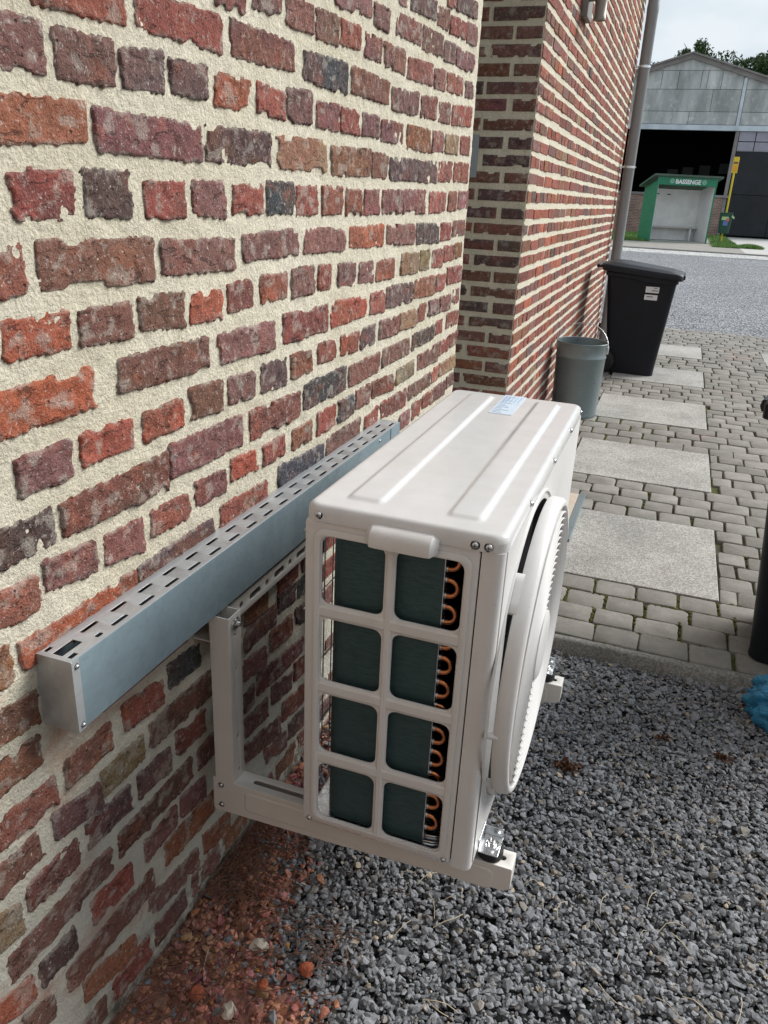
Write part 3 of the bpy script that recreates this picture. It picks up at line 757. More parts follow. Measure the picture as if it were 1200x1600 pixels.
setts = []
segs = []; y = 2.205
for a, b in SL: segs += [(y, a - .004, False), (a - .004, b + .004, True)]; y = b + .004
segs.append((y, 10.03, False))
row = 0
for a, b, slab in segs:
    n = max(1, round((b - a) / .1335)); p = (b - a) / n
    for j in range(n):
        yc = a + (j + .5) * p; row += 1
        x = .006 - (.075 if row % 2 else 0)
        while x < 3.15:
            w = .146 * (1 + RNG.normal(0, .05)); x0, x1 = max(x, .006), x + w
            g = .0035
            parts = [(x0, x1)]
            if slab: parts = [(x0, min(x1, SX0 - .006)), (max(x0, SX1 + .006), x1)]
            for p0, p1 in parts:
                if p1 - p0 > .035: setts.append(((p0 + p1) / 2, yc, p1 - p0 - g, p - g))
            x = x1 + .004
def dist_key(s):
    x, y = s[0], s[1]
    vis = (x < .55 + .13 * y + .35) and (x > .30 if y < 5 else x > .1)
    return (0 if vis else 1, (x - .73) ** 2 + (y + .19) ** 2)
setts.sort(key=dist_key)
proto = {}
for i, (x, yc, w, d) in enumerate(setts[:280]):
    key = (round(w / .012), round(d / .004), i % 5)
    if key not in proto:
        me = MB().loft(sett_rings(key[0] * .012, d, i), False, True).mesh('sett', 40); me.materials.append(M['sett']); proto[key] = me
    o = put('sett', proto[key], None, paving, (x, yc, RNG.normal(0, .0018)))
    o.rotation_euler = (0, 0, RNG.normal(0, .012))
mb = MB()
for i, (x, yc, w, d) in enumerate(setts[280:]):
    z = RNG.normal(0, .0018)
    rg = sett_rings(w, d, 5000 + i)
    mb.loft([[(px + x, py + yc, pz + z) for px, py, pz in r] for r in rg], False, True)
o = mb.build('setts', M['sett'], paving, smooth=40); o['kind'] = 'stuff'
def slab_mesh(x0, x1, y0, y1):
    return MB().box((x0, y0, -.03), (x1, y1, .004))
for a, b in SL:
    slab_mesh(SX0 + RNG.normal(0, .003), SX1, a, b).build('slab', M['slab'], paving, bevel=.004)
slab_mesh(1.65, 2.39, 8.02, 8.74).build('slab', M['slab'], paving, bevel=.004)

# moss creeping out of the joints
mb = MB()
for i in range(900):
    if RNG.uniform() < .45: x, y = RNG.uniform(.3, .8), RNG.uniform(4.68, 5.27)
    elif RNG.uniform() < .5: x, y = RNG.uniform(.35, 1.15), RNG.uniform(2.29, 2.70)
    else: x, y = RNG.uniform(.3, 1.7), RNG.uniform(2.3, 9.5)
    s = setts[min(range(0, min(len(setts), 700)), key=lambda k: abs(setts[k][0] - x) + abs(setts[k][1] - y))]
    if RNG.uniform() < .5: x = s[0] + RNG.choice([-1, 1]) * (s[2] / 2 + .004)
    else: y = s[1] + RNG.choice([-1, 1]) * (s[3] / 2 + .004)
    if any(a - .01 < y < b + .01 and SX0 - .01 < x < SX1 + .01 for a, b in SL): continue
    r = RNG.uniform(.006, .016)
    ring = lambda k, z: [(x + r * k * math.cos(t * 1.0472) * RNG.uniform(.7, 1.3), y + r * k * math.sin(t * 1.0472) * RNG.uniform(.6, 1.1), z) for t in range(6)]
    mb.loft([ring(1, -.014), ring(.9, -.006), ring(.4, RNG.uniform(-.004, .002))], False, True)
def mk_moss():
    t = Mt('moss', (.07, .085, .02), .95, 0, .1)
    t.col(t.mix(t.noise(30, 4), (.055, .05, .02), (.10, .115, .025))); t.bump(t.noise(300, 4), 1, .004); return t.m
M['moss'] = mk_moss()
o = mb.build('moss', M['moss'], smooth=80); tag(o, 'green brown moss growing in the joints of the paving', 'moss', kind='stuff')

# ================================================================== OUTDOOR UNIT
K = 1.11
UO = Vector((.25807, .81369, .30465))
W, D, H = .7704, .2782, .55            # local: x depth (from wall), y width, z height
unit = empty('outdoor_unit', UO, 0, K)
tag(unit, 'cream outdoor heat pump unit with round fan guard, on wall bracket over gravel', 'heat pump')

def screw(parent, c, n, r=.0048, name='screw', mat='screw'):
    """domed cross-head screw with washer, head facing n ('-Y','X','Z')"""
    prof = [(0, .0032), (r * .45, .0031), (r * .8, .0022), (r, .0005), (r * 1.0, 0), (r * 1.35, 0), (r * 1.38, -.001)]
    mb = MB()
    if n == '-Y': mb.lathe([(a, -b) for a, b in prof], c, 14, 'Y')
    elif n == 'X': mb.lathe(prof, c, 14, 'X')
    else: mb.lathe(prof, c, 14, 'Z')
    o = mb.build(name, M[mat], parent, smooth=50)
    mk = MB(); x, y, z = c; q = r * .5; w = r * .12; e = .0034
    if n == '-Y': mk.box((x - q, y - e, z - w), (x + q, y - e + .001, z + w)).box((x - w, y - e - .0001, z - q), (x + w, y - e + .001, z + q))
    elif n == 'X': mk.box((x + e - .001, y - q, z - w), (x + e, y + q, z + w)).box((x + e - .001, y - w, z - q), (x + e + .0001, y + w, z + q))
    else: mk.box((x - q, y - w, z + e - .001), (x + q, y + w, z + e)).box((x - w, y - q, z + e - .001), (x + w, y + q, z + e + .0001))
    mk.build('cross_slot', M['ink'], o)
    return o

# lid: pressed sheet with two raised ribs, rounded edge and skirt
def lid():
    nx, ny = 84, 60
    ov = .0022
    xs = np.concatenate([np.linspace(-ov, .03, 14)[:-1], np.linspace(.03, D - .03, nx), np.linspace(D - .03, D + ov, 14)[1:]])
    ysl = np.concatenate([np.linspace(-ov, .05, 18)[:-1], np.linspace(.05, W - .05, ny), np.linspace(W - .05, W + ov, 18)[1:]])
    X, Y = np.meshgrid(xs, ysl, indexing='ij')
    u = (X + ov) / (D + 2 * ov)
    def rib(a, b):
        sx = np.clip((X - a) / .009, 0, 1) * np.clip((b - X) / .009, 0, 1)
        sy = np.clip((Y - .034) / .014, 0, 1) * np.clip((W - .03 - Y) / .014, 0, 1)
        f = sx * sy; return f * f * (3 - 2 * f)
    h = .0042 * rib(.042, .100) + .0042 * rib(.186, .240)
    rc, re = .022, .011
    x0, x1, y0, y1 = -ov, D + ov, -ov, W + ov
    qx = np.abs(X - (x0 + x1) / 2) - (x1 - x0) / 2 + rc; qy = np.abs(Y - (y0 + y1) / 2) - (y1 - y0) / 2 + rc
    sd_ = np.hypot(np.maximum(qx, 0), np.maximum(qy, 0)) + np.minimum(np.maximum(qx, qy), 0) - rc   # <0 inside
    # pull outside corner points onto the rounded outline
    cx = np.clip(X, x0 + rc, x1 - rc); cy = np.clip(Y, y0 + rc, y1 - rc)
    dx, dy = X - cx, Y - cy; L = np.hypot(dx, dy) + 1e-9
    f = np.where(sd_ > 0, rc / L, 1.0)
    X2, Y2 = cx + dx * f, cy + dy * f
    ins = np.clip(-sd_, 0, re); ins = np.where(sd_ > 0, 0, ins)
    z = H - re + np.sqrt(np.maximum(re ** 2 - (re - ins) ** 2, 0)) + h - .0012 * np.sin(np.clip(Y / W, 0, 1) * math.pi) * 0
    V = np.stack([X2, Y2, z], -1).reshape(-1, 3)
    a, b = X.shape; idx = np.arange(a * b).reshape(a, b)
    F = np.stack([idx[:-1, :-1], idx[1:, :-1], idx[1:, 1:], idx[:-1, 1:]], -1).reshape(-1, 4)
    # skirt
    loop = list(idx[:, 0]) + list(idx[-1, 1:]) + list(idx[-2::-1, -1]) + list(idx[0, -2:0:-1])
    n = len(V); low = V[loop].copy(); low[:, 2] = H - .0235
    low2 = low.copy(); c = np.array([D / 2, W / 2, 0]); low2[:, :2] += (c[:2] - low2[:, :2]) * .006; 
    V = np.concatenate([V, low, low2]); m_ = len(loop)
    sk = [[loop[(i + 1) % m_], loop[i], n + i, n + (i + 1) % m_] for i in range(m_)] + [[n + (i + 1) % m_, n + i, n + m_ + i, n + m_ + (i + 1) % m_] for i in range(m_)]
    F = np.concatenate([F, np.array(sk)])
    me = np_mesh('lid', V, F, True)
    bm = bmesh.new(); bm.from_mesh(me); bmesh.ops.remove_doubles(bm, verts=bm.verts, dist=1e-5); bmesh.ops.recalc_face_normals(bm, faces=bm.faces); bm.to_mesh(me); bm.free()
    me.set_sharp_from_angle(angle=R(60))
    return put('lid', me, M['paint'], unit)
lid_o = lid()
for c in ((.020, -.0022, .536), (.239, -.0022, .534), (.257, -.0022, .534)): screw(lid_o, c, '-Y')
for yy in (.163, .381, .588, .74): screw(lid_o, (D + .0022, yy, .5395), 'X', .0042)
st = MB().box((.1155, .60, H + .0002), (.1615, .765, H + .0009)).build('sticker', M['label_blue'], lid_o)
mk = MB()
for i in range(13):
    y0 = .608 + i * .0117; l = random.uniform(.3, 1)
    mk.box((.119, y0, H + .0010), (.119 + .038 * l, y0 + .0022, H + .0013))
for i in range(5):
    mk.box((.121 + i * .008, .70, H + .0010), (.1225 + i * .008, .755, H + .0013))
mk.build('print', plain('print_blue', (.30, .40, .55), .5), st)

# side panel with eight rounded openings
wins = []
for (x0, x1) in ((.025, .118), (.134, .2275)):
    for zt in (.505, .3765, .248, .1195):
        wins.append(rrect(x0, x1, zt - .105, zt, .013, 5))
fn_side = lambda yy: (lambda u, v, w: (u, yy + w, v))
side = put('side_panel', plate(rrect(.0, .2465, .0, .5262, .004, 2), wins, .0045, .0012, fn_side(.0022), 'side_panel'), M['paint_side'], unit)
put('rib_frame', plate(rrect(.0135, .2385, .0065, .5165, .018, 5), [rrect(w_[0], w_[1], w_[2], w_[3], .0135, 5) for w_ in [(.0235, .2290, .013, .5065)]], .0035, .0012, fn_side(-.0012), 'rib_frame'), M['paint_side'], side)
bars = MB()
for zc in (.38825, .25975, .13125): bars.loft([[(x, y, zc + s) for y, s in ((-.0004, -.0095), (-.0022, -.006), (-.0022, .006), (-.0004, .0095))] for x in (.0225, .2295)], True, True)
bars.loft([[(.126 + s, y, z) for y, s in ((-.0004, -.006), (-.0026, -.003), (-.0026, .003), (-.0004, .006))] for z in (.0125, .507)], True, True)
bars.build('cross_bar', M['paint_side'], side)
for c in ((.011, -.0005, .004), (.2365, -.0005, .0035)): screw(side, c, '-Y', .0038)

# front corner panel + fan panel
corner = MB()
r_ = .012
pts = [(.2485, .001), (.2485, -.0005)] + [(D - r_ + r_ * math.sin(R(a)), -.0005 + r_ - r_ * math.cos(R(a))) for a in range(0, 91, 15)] + [(D, .075), (D - .002, .075), (D - .002, r_), (D - r_, .002)]
corner.loft([[(x, y, z) for x, y in pts] for z in (-.006, .5262)], True, True)
corner.build('corner_panel', M['paint_side'], unit, smooth=30)
FC = (.245, .2675); FR = .243
circ = lambda c, r, n=72: [(c[0] + r * math.cos(2 * math.pi * k / n), c[1] + r * math.sin(2 * math.pi * k / n)) for k in range(n)]
fn_front = lambda xx: (lambda u, v, w: (xx + w, u, v))
front = put('front_panel', plate(rrect(.0135, W, .0, .5262, .003, 2), [circ(FC, FR - .004)], .002, .0005, fn_front(D + .0005), 'front_panel'), M['paint_side'], unit)
bell = MB().lathe([(FR - .004, D + .001), (FR - .005, D - .012), (FR - .008, D - .03), (FR - .014, D - .05)], (0, FC[0], FC[1]), 72, 'X').build('bell_mouth', M['dark'], front, smooth=60)

guard = put('fan_guard', MB().lathe([(FR - .004, D + .0105), (FR, D + .0112), (FR + .002, D + .015), (FR + .0005, D + .030), (FR - .003, D + .0345), (FR - .006, D + .036), (FR - .011, D + .0355), (FR - .0125, D + .032), (FR - .012, D + .026), (FR - .009, D + .012), (FR - .004, D + .0105)], (0, *FC), 96, 'X').mesh('fan_guard', 40), M['paint_side'], unit)
nr = 16
gm = MB()
for i in range(nr):
    rr = .058 + (FR - .014 - .058) * (i + .3) / nr
    xf = D + .0350 - .0025 * (1 - i / nr) + .003
    path = [(xf, FC[0] + rr * math.cos(2 * math.pi * k / 80), FC[1] + rr * math.sin(2 * math.pi * k / 80)) for k in range(80)]
    gm.lathe([(rr - .0014, xf - .006), (rr - .0014, xf - .001), (rr, xf), (rr + .0014, xf - .001), (rr + .0014, xf - .006), (rr - .0014, xf - .006)], (0, *FC), 80, 'X')
gm.build('guard_ring', M['paint_side'], guard, smooth=40)
sp = MB()
for k in range(28):
    a0 = 2 * math.pi * k / 28
    path = []
    for j in range(7):
        t = j / 6; rr = .055 + (FR - .010 - .055) * t; a = a0 + .55 * t
        path.append((D + .0300, FC[0] + rr * math.cos(a), FC[1] + rr * math.sin(a)))
    sp.tube(path, .0018, 6)
sp.build('guard_spoke', M['paint_side'], guard, smooth=60)
MB().lathe([(0, D + .0410), (.030, D + .0407), (.052, D + .0397), (.0575, D + .0375), (.0575, D + .027), (0, D + .027)], (0, *FC), 48, 'X').build('hub_cap', M['paint_side'], guard, smooth=40)
for a0 in (45, 135, 225, 315):
    rings = []
    for j in range(9):
        a = R(a0 - 7 + 14 * j / 8); k = 1.0 if 0 < j < 8 else .0
        ro = FR + .002 + .004 * k
        rings.append([(x, FC[0] + q * math.cos(a), FC[1] + q * math.sin(a)) for q, x in ((FR - .012, D + .0012), (ro, D + .0012), (ro, D + .016), (FR - .012, D + .013))])
    MB().loft(rings, True, True).build('guard_tab', M['paint_side'], guard, smooth=40)
MB().lathe([(FR + .0125, D + .001), (FR + .0115, D + .0042), (FR + .008, D + .0045), (FR + .0065, D + .001)], (0, *FC), 72, 'X').build('panel_lip', M['paint_side'], front, smooth=40)
MB().tube([(D - .001, FC[0] - FR + .002, FC[1] - .02), (D + .018, FC[0] - FR + .002, FC[1] - .02)], [.0055, .0045], 12).build('clip', M['label_white'], guard, smooth=40)
fan = MB()
for k in range(3):
    a0 = 2 * math.pi * k / 3 + .4
    rings = []
    for j in range(6):
        r = .05 + .17 * j / 5; sw = .5 * j / 5
        rings.append([(D - .02 - .05 * t, FC[0] + r * math.cos(a0 + sw + t * (1.1 - .25 * j / 5)), FC[1] + r * math.sin(a0 + sw + t * (1.1 - .25 * j / 5))) for t in (0, .25, .5, .75, 1)])
    fan.loft(rings, False, False, closed=False)
fan.lathe([(.0, D - .012), (.045, D - .016), (.05, D - .08), (0, D - .085)], (0, *FC), 24, 'X')
fo = fan.build('fan', M['black_plastic'], unit, smooth=60); so = fo.modifiers.new('s', 'SOLIDIFY'); so.thickness = .003

# far end panel, back edge strips, base pan
put('end_panel', plate(rrect(.0, D, .0, .5262, .004, 2), [], .003, .0005, fn_side(W - .002), 'end_panel'), M['paint_side'], unit)
MB().box((.0008, .0046, .0), (.006, .012, .526)).build('back_edge', M['paint_side'], unit)
MB().box((.0008, W - .20, .0), (.003, W - .004, .526)).build('back_panel', M['paint_side'], unit)
pan = MB()
pan.loft([[(x, y, z) for x, y in rrect(.002, D - .003, .005, W - .005, .01, 3)] for z in (-.006, .004)], True, True)
pan_o = pan.build('base_pan', M['zinc'], unit, smooth=30)
pr = MB()
for o_, zz in ((.012, .007), (.030, .010)):
    pr.tube([(x, y, .0045) for x, y in rrect(.012 + o_, D - .03, .014 + o_ * .7, W - .03, .05, 6)], .0032, 6, closed=True)
pr.build('pan_bead', M['zinc'], pan_o, smooth=60)

# heat exchanger: L-shaped finned coil, copper return bends at its end
def lpath(off):
    r = .030 - off; c = (.030 + .030, .012 + .030)
    p = [(.030 + off, W - .21), (.030 + off, c[1])]
    for a in range(0, 91, 10): p.append((c[0] - r * math.cos(R(a)), c[1] - r * math.sin(R(a))))
    return p + [(.1985, .012 + off)]
o0, o1 = lpath(0), lpath(.022)
cm = MB(); ring = o0 + o1[::-1]
cm.loft([[(x, y, z) for x, y in ring] for z in (.010, .522)], True, True)
coil = cm.build('coil', M['coil'], unit, smooth=30)
MB().box((.1986, .0105, .008), (.1996, .0365, .524)).build('end_plate', M['zinc'], coil)
cb = []
z = .495
while z > .02:
    p = [(.1998, .020, z + .0120)]
    for a in range(90, -91, -18): p.append((.2050 + .0120 * math.cos(R(a)), .020, z + .0120 * math.sin(R(a))))
    p.append((.1998, .020, z - .0120))
    MB().tube(p, .0040, 10).build('return_bend', M['copper'], coil, smooth=60)
    cs = MB()
    for s in (1, -1): cs.lathe([(.0040, .1997), (.0050, .1999), (.0050, .2018), (.0040, .2022)], (0, .020, z + s * .0120), 10, 'X')
    cs.build('solder_collar', M['screw'], coil, smooth=40)
    z -= .0405
MB().box((.232, .03, .004), (.235, W - .21, .524)).build('dark_sheet', M['dark'], unit)  # sheet added to darken the casing behind the coil end
MB().box((.04, W - .208, .004), (.27, W - .205, .524)).build('partition', M['dark'], unit)
# rear wire guard
wg = MB()
for i in range(18): wg.tube([(-.003, .014 + i * .031, .012), (-.003, .014 + i * .031, .515)], .0011, 6)
for zz in (.02, .14, .26, .38, .505): wg.tube([(-.005, .008, zz), (-.005, W - .20, zz)], .0013, 6)
wg.build('rear_guard', M['screw'], unit, smooth=60)
# carrying handle
hd = MB()
rings = []
for i, x in enumerate(np.linspace(.0925, .1925, 13)):
    k = min(1, min(i, 12 - i) / 1.6); k = math.sqrt(1 - (1 - k) ** 2) if k < 1 else 1
    y0 = -.002 - .020 * (.35 + .65 * k); zt = .531 + .006 * k; zb = .516 - .003 * k
    rings.append([(x, y, z) for y, z in ((.0, zt + .001), (y0 * .45, zt), (y0 * .85, zt - .005), (y0, zt - .012), (y0 * .96, zb - .002), (y0 * .8, zb - .003), (y0 * .72, zb + .004), (.0, zt - .012))])
hd.loft(rings, True, True).build('handle', M['paint_side'], unit, smooth=50, bevel=.0012)
# feet: zinc plates with bolt
for yc in (.0685, .615):
    ft = MB()
    ft.box((.225, yc - .022, -.0085), (.312, yc + .022, -.0060)); ft.box((.2818, yc + .0195, -.0060), (.312, yc + .022, .011)); ft.box((.2800, yc - .022, -.0060), (.2818, yc + .022, .016))
    fo = ft.build('foot', M['zinc'], unit, bevel=.0008)
    bo = MB().lathe([(0, .012), (.0035, .0118), (.0038, .004), (.0038, .0032), (.0068, .0032), (.0068, -.0015), (.0105, -.0015), (.0105, -.0030), (0, -.003)], (.299, yc, -.003), 6)
    bo.lathe([(.0105, -.003), (.0108, -.0035), (.0108, -.0055)], (.299, yc, -.0005), 20)
    bo.build('bolt', M['screw'], fo)
    MB().cyl((.305, yc + .006, -.0062), (.305, yc + .006, -.0055), .0018, n=10).build('hole', M['dark'], fo)

# ================================================================== WALL BRACKET
br = empty('wall_bracket', (.02, .90, .55))
tag(br, 'pale grey steel wall bracket with rail, two uprights and two slotted arms', 'bracket')
BL = -Vector(br.location)
def slots_y(y0, y1, pitch, ln, hw):
    out = []; y = y0
    while y < y1: out.append((y, y + ln)); y += pitch
    return out
RZ0, RZ1 = .580, .622
hol = []
y = .915
while y < 1.88:
    hol.append(rrect(y, y + .045, .594, .608, .0065, 4)); hol.append(rrect(y + .065, y + .080, .594, .608, .0065, 4)); y += .105
rail = put('rail', plate([(.875, RZ0), (1.93, RZ0), (1.93, RZ1), (.875, RZ1)], hol, .0025, .0004, lambda u, v, w: (.040 + w, u, v), 'rail'), M['bracket'], br, BL)
MB().box((.004, .875, RZ0), (.0387, 1.93, RZ0 + .0025)).box((.004, .875, RZ1 - .0025), (.0387, 1.93, RZ1)).build('rail_flange', M['bracket'], rail)
ARM_Z0, ARM_Z1 = .208, .274
for ya in (.870, 1.468):
    yb = ya + .042
    up = MB()
    # upright channel: web towards +x, flanges to the wall
    up.box((.0425, ya, ARM_Z0 + .004), (.0805, ya + .0025, .640)); up.box((.0425, yb - .0025, ARM_Z0 + .004), (.0805, yb, .640))
    uo = up.build('upright', M['bracket'], br, bevel=.0008, loc=BL)
    hls = [circ((ya + .022, z), .0034, 14) for z in (.598, .525, .375, .295)]
    put('upright_web', plate([(ya + .0002, ARM_Z0 + .006), (yb - .0002, ARM_Z0 + .006), (yb - .0002, .640), (ya + .0002, .640)], hls, .0025, .0004, lambda u, v, w: (.0817 + w, u, v), 'upright_web'), M['bracket'], uo)
    b_ = MB().lathe([(0, .011), (.0042, .0108), (.0045, .0065), (.0085, .0065), (.0085, .001), (.012, .001), (.012, 0)], (.0832, ya + .022, .622), 6, 'X')
    b_.lathe([(.0125, .0022), (.0135, .0012), (.0135, 0)], (.0832, ya + .022, .622), 24, 'X')
    b_.build('bolt', M['screw'], uo)
    # arm: box channel, long slot in its top, pressed panel in its side
    hl = [rrect(.115, .300, ya + .016, ya + .027, .0054, 5), rrect(.420, .617, ya + .016, ya + .027, .0054, 5)]
    top = put('arm', plate(rrect(.037, .631, ya, yb, .0015, 2), hl, .0025, .0005, lambda u, v, w: (u, v, ARM_Z1 - .00125 + w), 'arm'), M['bracket'], br, BL)
    sd2 = MB()
    for y0, y1 in ((ya - .0003, ya + .0022), (yb - .0022, yb + .0003)):
        sd2.loft([[(.0365, y, ARM_Z0 - .006), (.0365, y, ARM_Z1 + .004), (.080, y, ARM_Z1 + .0035), (.083, y, ARM_Z1 - .0012), (.6315, y, ARM_Z1 - .0012), (.6315, y, ARM_Z1 - .045), (.62, y, ARM_Z1 - .052), (.30, y, ARM_Z0 - .003), (.045, y, ARM_Z0 - .010)] for y in (y0, y1)], True, True)
    sd2.box((.629, ya + .0024, ARM_Z1 - .046), (.6314, yb - .0024, ARM_Z1 - .003))
    so_ = sd2.build('arm_side', M['bracket'], top, bevel=.0006)
    pn = MB()
    def outl(a, b): return [(x, z) for x, z in rrect(.105 + a, .600 - a, ARM_Z0 + .008 + a, ARM_Z1 - .012 - a, .010 - a * .5, 4)]
    pn.loft([[(x, ya - .0003, z) for x, z in outl(0, 0)], [(x, ya - .0016, z) for x, z in outl(.003, 0)]], False, True)
    pn.build('pressed_panel', M['bracket'], top, smooth=20)
    for zz in (ARM_Z0 + .006, ARM_Z1 - .012): screw(top, (.054, ya - .0003, zz), '-Y', .0046)
    for xx in (.588, .335):
        MB().lathe([(0, .0012), (.020, .0012), (.0225, .003), (.0225, .019), (.020, .0215), (0, .0215)], (xx, ya + .0215, ARM_Z1 - .0005), 28).build('rubber_mount', M['rubber'], top, smooth=40)

# ================================================================== CABLE TRUNKING
du = empty('cable_trunking', (0, .51, .645))
tag(du, 'long galvanised cable trunking with slotted top fixed along the brick wall', 'cable trunking')
DL = -Vector(du.location)
DX, DZ0, DZ1, DY0, DY1 = .060, .6442, .7573, .512, 1.85
hol = []
for i in range(21):
    y = .5965 + i * .0658
    if y + .02 < DY1 - .01:
        hol.append(rrect(.0165, .0235, y - .0175, y + .0175, .0032, 4))
    y = .630 + i * .0658
    if y + .02 < DY1 - .01: hol.append(rrect(.0430, .0500, y - .0175, y + .0175, .0032, 4))
hol.append(rrect(.0425, .0500, .578, .591, .0032, 4))
hol.append([(.0215, .5200), (.0385, .5200), (.0385, .5600), (.0215, .5600)])
hol.append([(.006, .520), (.0125, .520), (.0125, .5325), (.006, .5325)])
hol.append([(.0455, .520), (.0535, .520), (.0535, .534), (.0455, .534)])
top = put('cover_top', plate([(.001, DY0), (DX - .0015, DY0), (DX - .0015, DY1), (.001, DY1)], hol, .0014, .0003, lambda u, v, w: (u, v, DZ1 - .0007 + w), 'cover_top'), M['galv_light'], du, DL)
fr = MB()
pf = [(DX - .0018, DZ1 - .0001), (DX - .0004, DZ1 - .0006), (DX, DZ1 - .002), (DX, DZ0 + .0015), (DX - .0015, DZ0), (.002, DZ0), (.002, DZ0 + .0014), (DX - .0018, DZ0 + .0016), (DX - .0016, DZ1 - .002)]
fr.loft([[(x, y, z) for x, z in pf] for y in (DY0 + .0005, 1.775)], True, True)
fr.build('front_cover', M['galv'], du, smooth=30, loc=DL)
fr2 = MB(); fr2.loft([[(x + (.0014 if x > .03 else 0), y, z) for x, z in pf] for y in (1.7765, DY1)], True, True)
fr2.build('joint_cover', M['galv'], du, smooth=30, loc=DL)
MB().box((.0, DY0 + .002, DZ0 + .002), (.0012, DY1, DZ1 - .002)).build('back_plate', M['galv'], du, loc=DL)
cap = MB().loft([[(x, y, z) for x, z in rrect(.0, DX + .0012, DZ0 - .001, DZ1 + .0008, .0015, 2)] for y in (DY0 - .0016, DY0)], True, True)
cap.box((DX + .0001, DY0, DZ0 + .001), (DX + .0012, DY0 + .013, DZ1 - .001))
cap_o = cap.build('end_cap', M['galv_light'], du, loc=DL)
MB().box((.0, DY1, DZ0), (DX, DY1 + .0015, DZ1)).build('end_cap', M['galv'], du, loc=DL)
for zz in (DZ1 - .010, DZ0 + .009): screw(cap_o, (DX + .0012, DY0 + .0075, zz), 'X', .0034)
screw(du, (DX + .0003, 1.69, DZ1 - .012), 'X', .0034).location = DL
cbl = MB()
for i, (x, z) in enumerate(((.02, .67), (.035, .675), (.026, .69))):
    cbl.tube([(x + .004 * math.sin(j * .9 + i), DY0 + .03 + j * .13, z + .003 * math.cos(j + i)) for j in range(11)], .0075, 8)
cbl.build('cable', M['black_plastic'], du, smooth=60, loc=DL)

# ================================================================== WHEELED BINS
def rect_ring(x0, x1, y0, y1, r, z, zf=None, n=5):
    """rounded rectangle ring at height z; zf lets the height run linearly in x (z at x0, zf at x1)"""
    return [(x, y, z if zf is None else z + (zf - z) * (x - x0) / (x1 - x0)) for x, y in rrect(x0, x1, y0, y1, r, n)]
def make_bin():
    """bin standing on z=0, back (hinge, wheels) at -x, front at +x, near side -y; origin under the body"""
    b = empty('wheelie_bin')
    body = MB()
    body.loft([rect_ring(-.19, .185, -.19, .19, .05, .015), rect_ring(-.20, .195, -.20, .20, .05, .0), rect_ring(-.20, .195, -.20, .20, .05, .03), rect_ring(-.292, .262, -.247, .247, .045, .80, .765), rect_ring(-.305, .275, -.262, .262, .04, .805, .77), rect_ring(-.305, .275, -.262, .262, .04, .835, .795)], True, True)
    body.build('body', M['bin_plastic'], b, smooth=40, bevel=.004)
    # stiffened skirt under the rim
    sk = MB()
    sk.loft([[( x, -.263, z) for x, z in ((-.29, .835), (-.29, .80), (-.05, .785), (.02, .768), (.10, .765), (.262, .765), (.268, .80))], [(x, -.2672, z) for x, z in ((-.288, .833), (-.288, .803), (-.05, .789), (.02, .772), (.10, .769), (.26, .769), (.264, .80))]], True, True)
    sk.build('rim_skirt', M['bin_plastic'], b, bevel=.002)
    lid_ = MB()
    def lr(ins, dz, r=.05): return rect_ring(-.340 + ins, .306 - ins, -.285 + ins, .285 - ins, r, .888 + dz, .840 + dz)
    lid_.loft([lr(.018, -.048), lr(.002, -.044), lr(0, -.005), lr(.006, .004), lr(.045, .008), lr(.065, .020), lr(.085, .025, .06), lr(.20, .028, .04)], True, True)
    lo = lid_.build('lid', M['bin_plastic'], b, smooth=50)
    # front lip of the lid
    MB().loft([[(x, y, z) for x, z in ((.285, .84), (.318, .838), (.322, .818), (.314, .800), (.285, .81))] for y in (-.20, .20)], True, True).build('lid_lip', M['bin_plastic'], lo, bevel=.004)
    # rear grip bar and its brackets
    hb = MB(); hb.tube([(-.372, -.24, .872), (-.372, .24, .872)], .015, 12)
    for yy in (-.22, 0, .22): hb.box((-.372, yy - .014, .862), (-.30, yy + .014, .882))
    hb.build('grip', M['bin_plastic'], b, smooth=40, bevel=.002)
    for s in (-1, 1):
        w = MB().lathe([(.03, -.022), (.085, -.024), (.098, -.018), (.10, 0), (.098, .018), (.085, .024), (.03, .022)], (-.235, s * .225, .10), 28, 'Y')
        wo = w.build('wheel', M['rubber'], b, smooth=40)
        tr = MB()
        for k in range(22):
            a = 2 * math.pi * k / 22
            c = (-.235 + .101 * math.cos(a), s * .225, .10 + .101 * math.sin(a))
            tr.box((c[0] - .005, c[1] - .02, c[2] - .005), (c[0] + .005, c[1] + .02, c[2] + .005))
        tr.build('tread', M['rubber'], wo)
        MB().lathe([(0, -.03), (.032, -.028), (.036, -.02), (.036, .02), (.032, .028), (0, .03)], (-.235, s * .225, .10), 20, 'Y').build('hub', M['bin_plastic'], wo, smooth=40)
    MB().cyl((-.235, -.2, .10), (-.235, .2, .10), .011).build('axle', M['screw'], b)
    return b
bin1 = make_bin()
bin1.location = (.462, 7.06, .004)
tag(bin1, 'black wheeled bin with white stickers standing by the far brick wall', 'bin', 'black wheeled bins')
bin2 = copy_tree(bin1)
bin2.location = (1.378, 2.440, .004); bin2.rotation_euler = (0, 0, math.pi - R(14))
bin2['label'] = 'black wheeled bin at the right edge, standing on the kerb of the paving'
tag(bin2, None, 'bin', 'black wheeled bins')
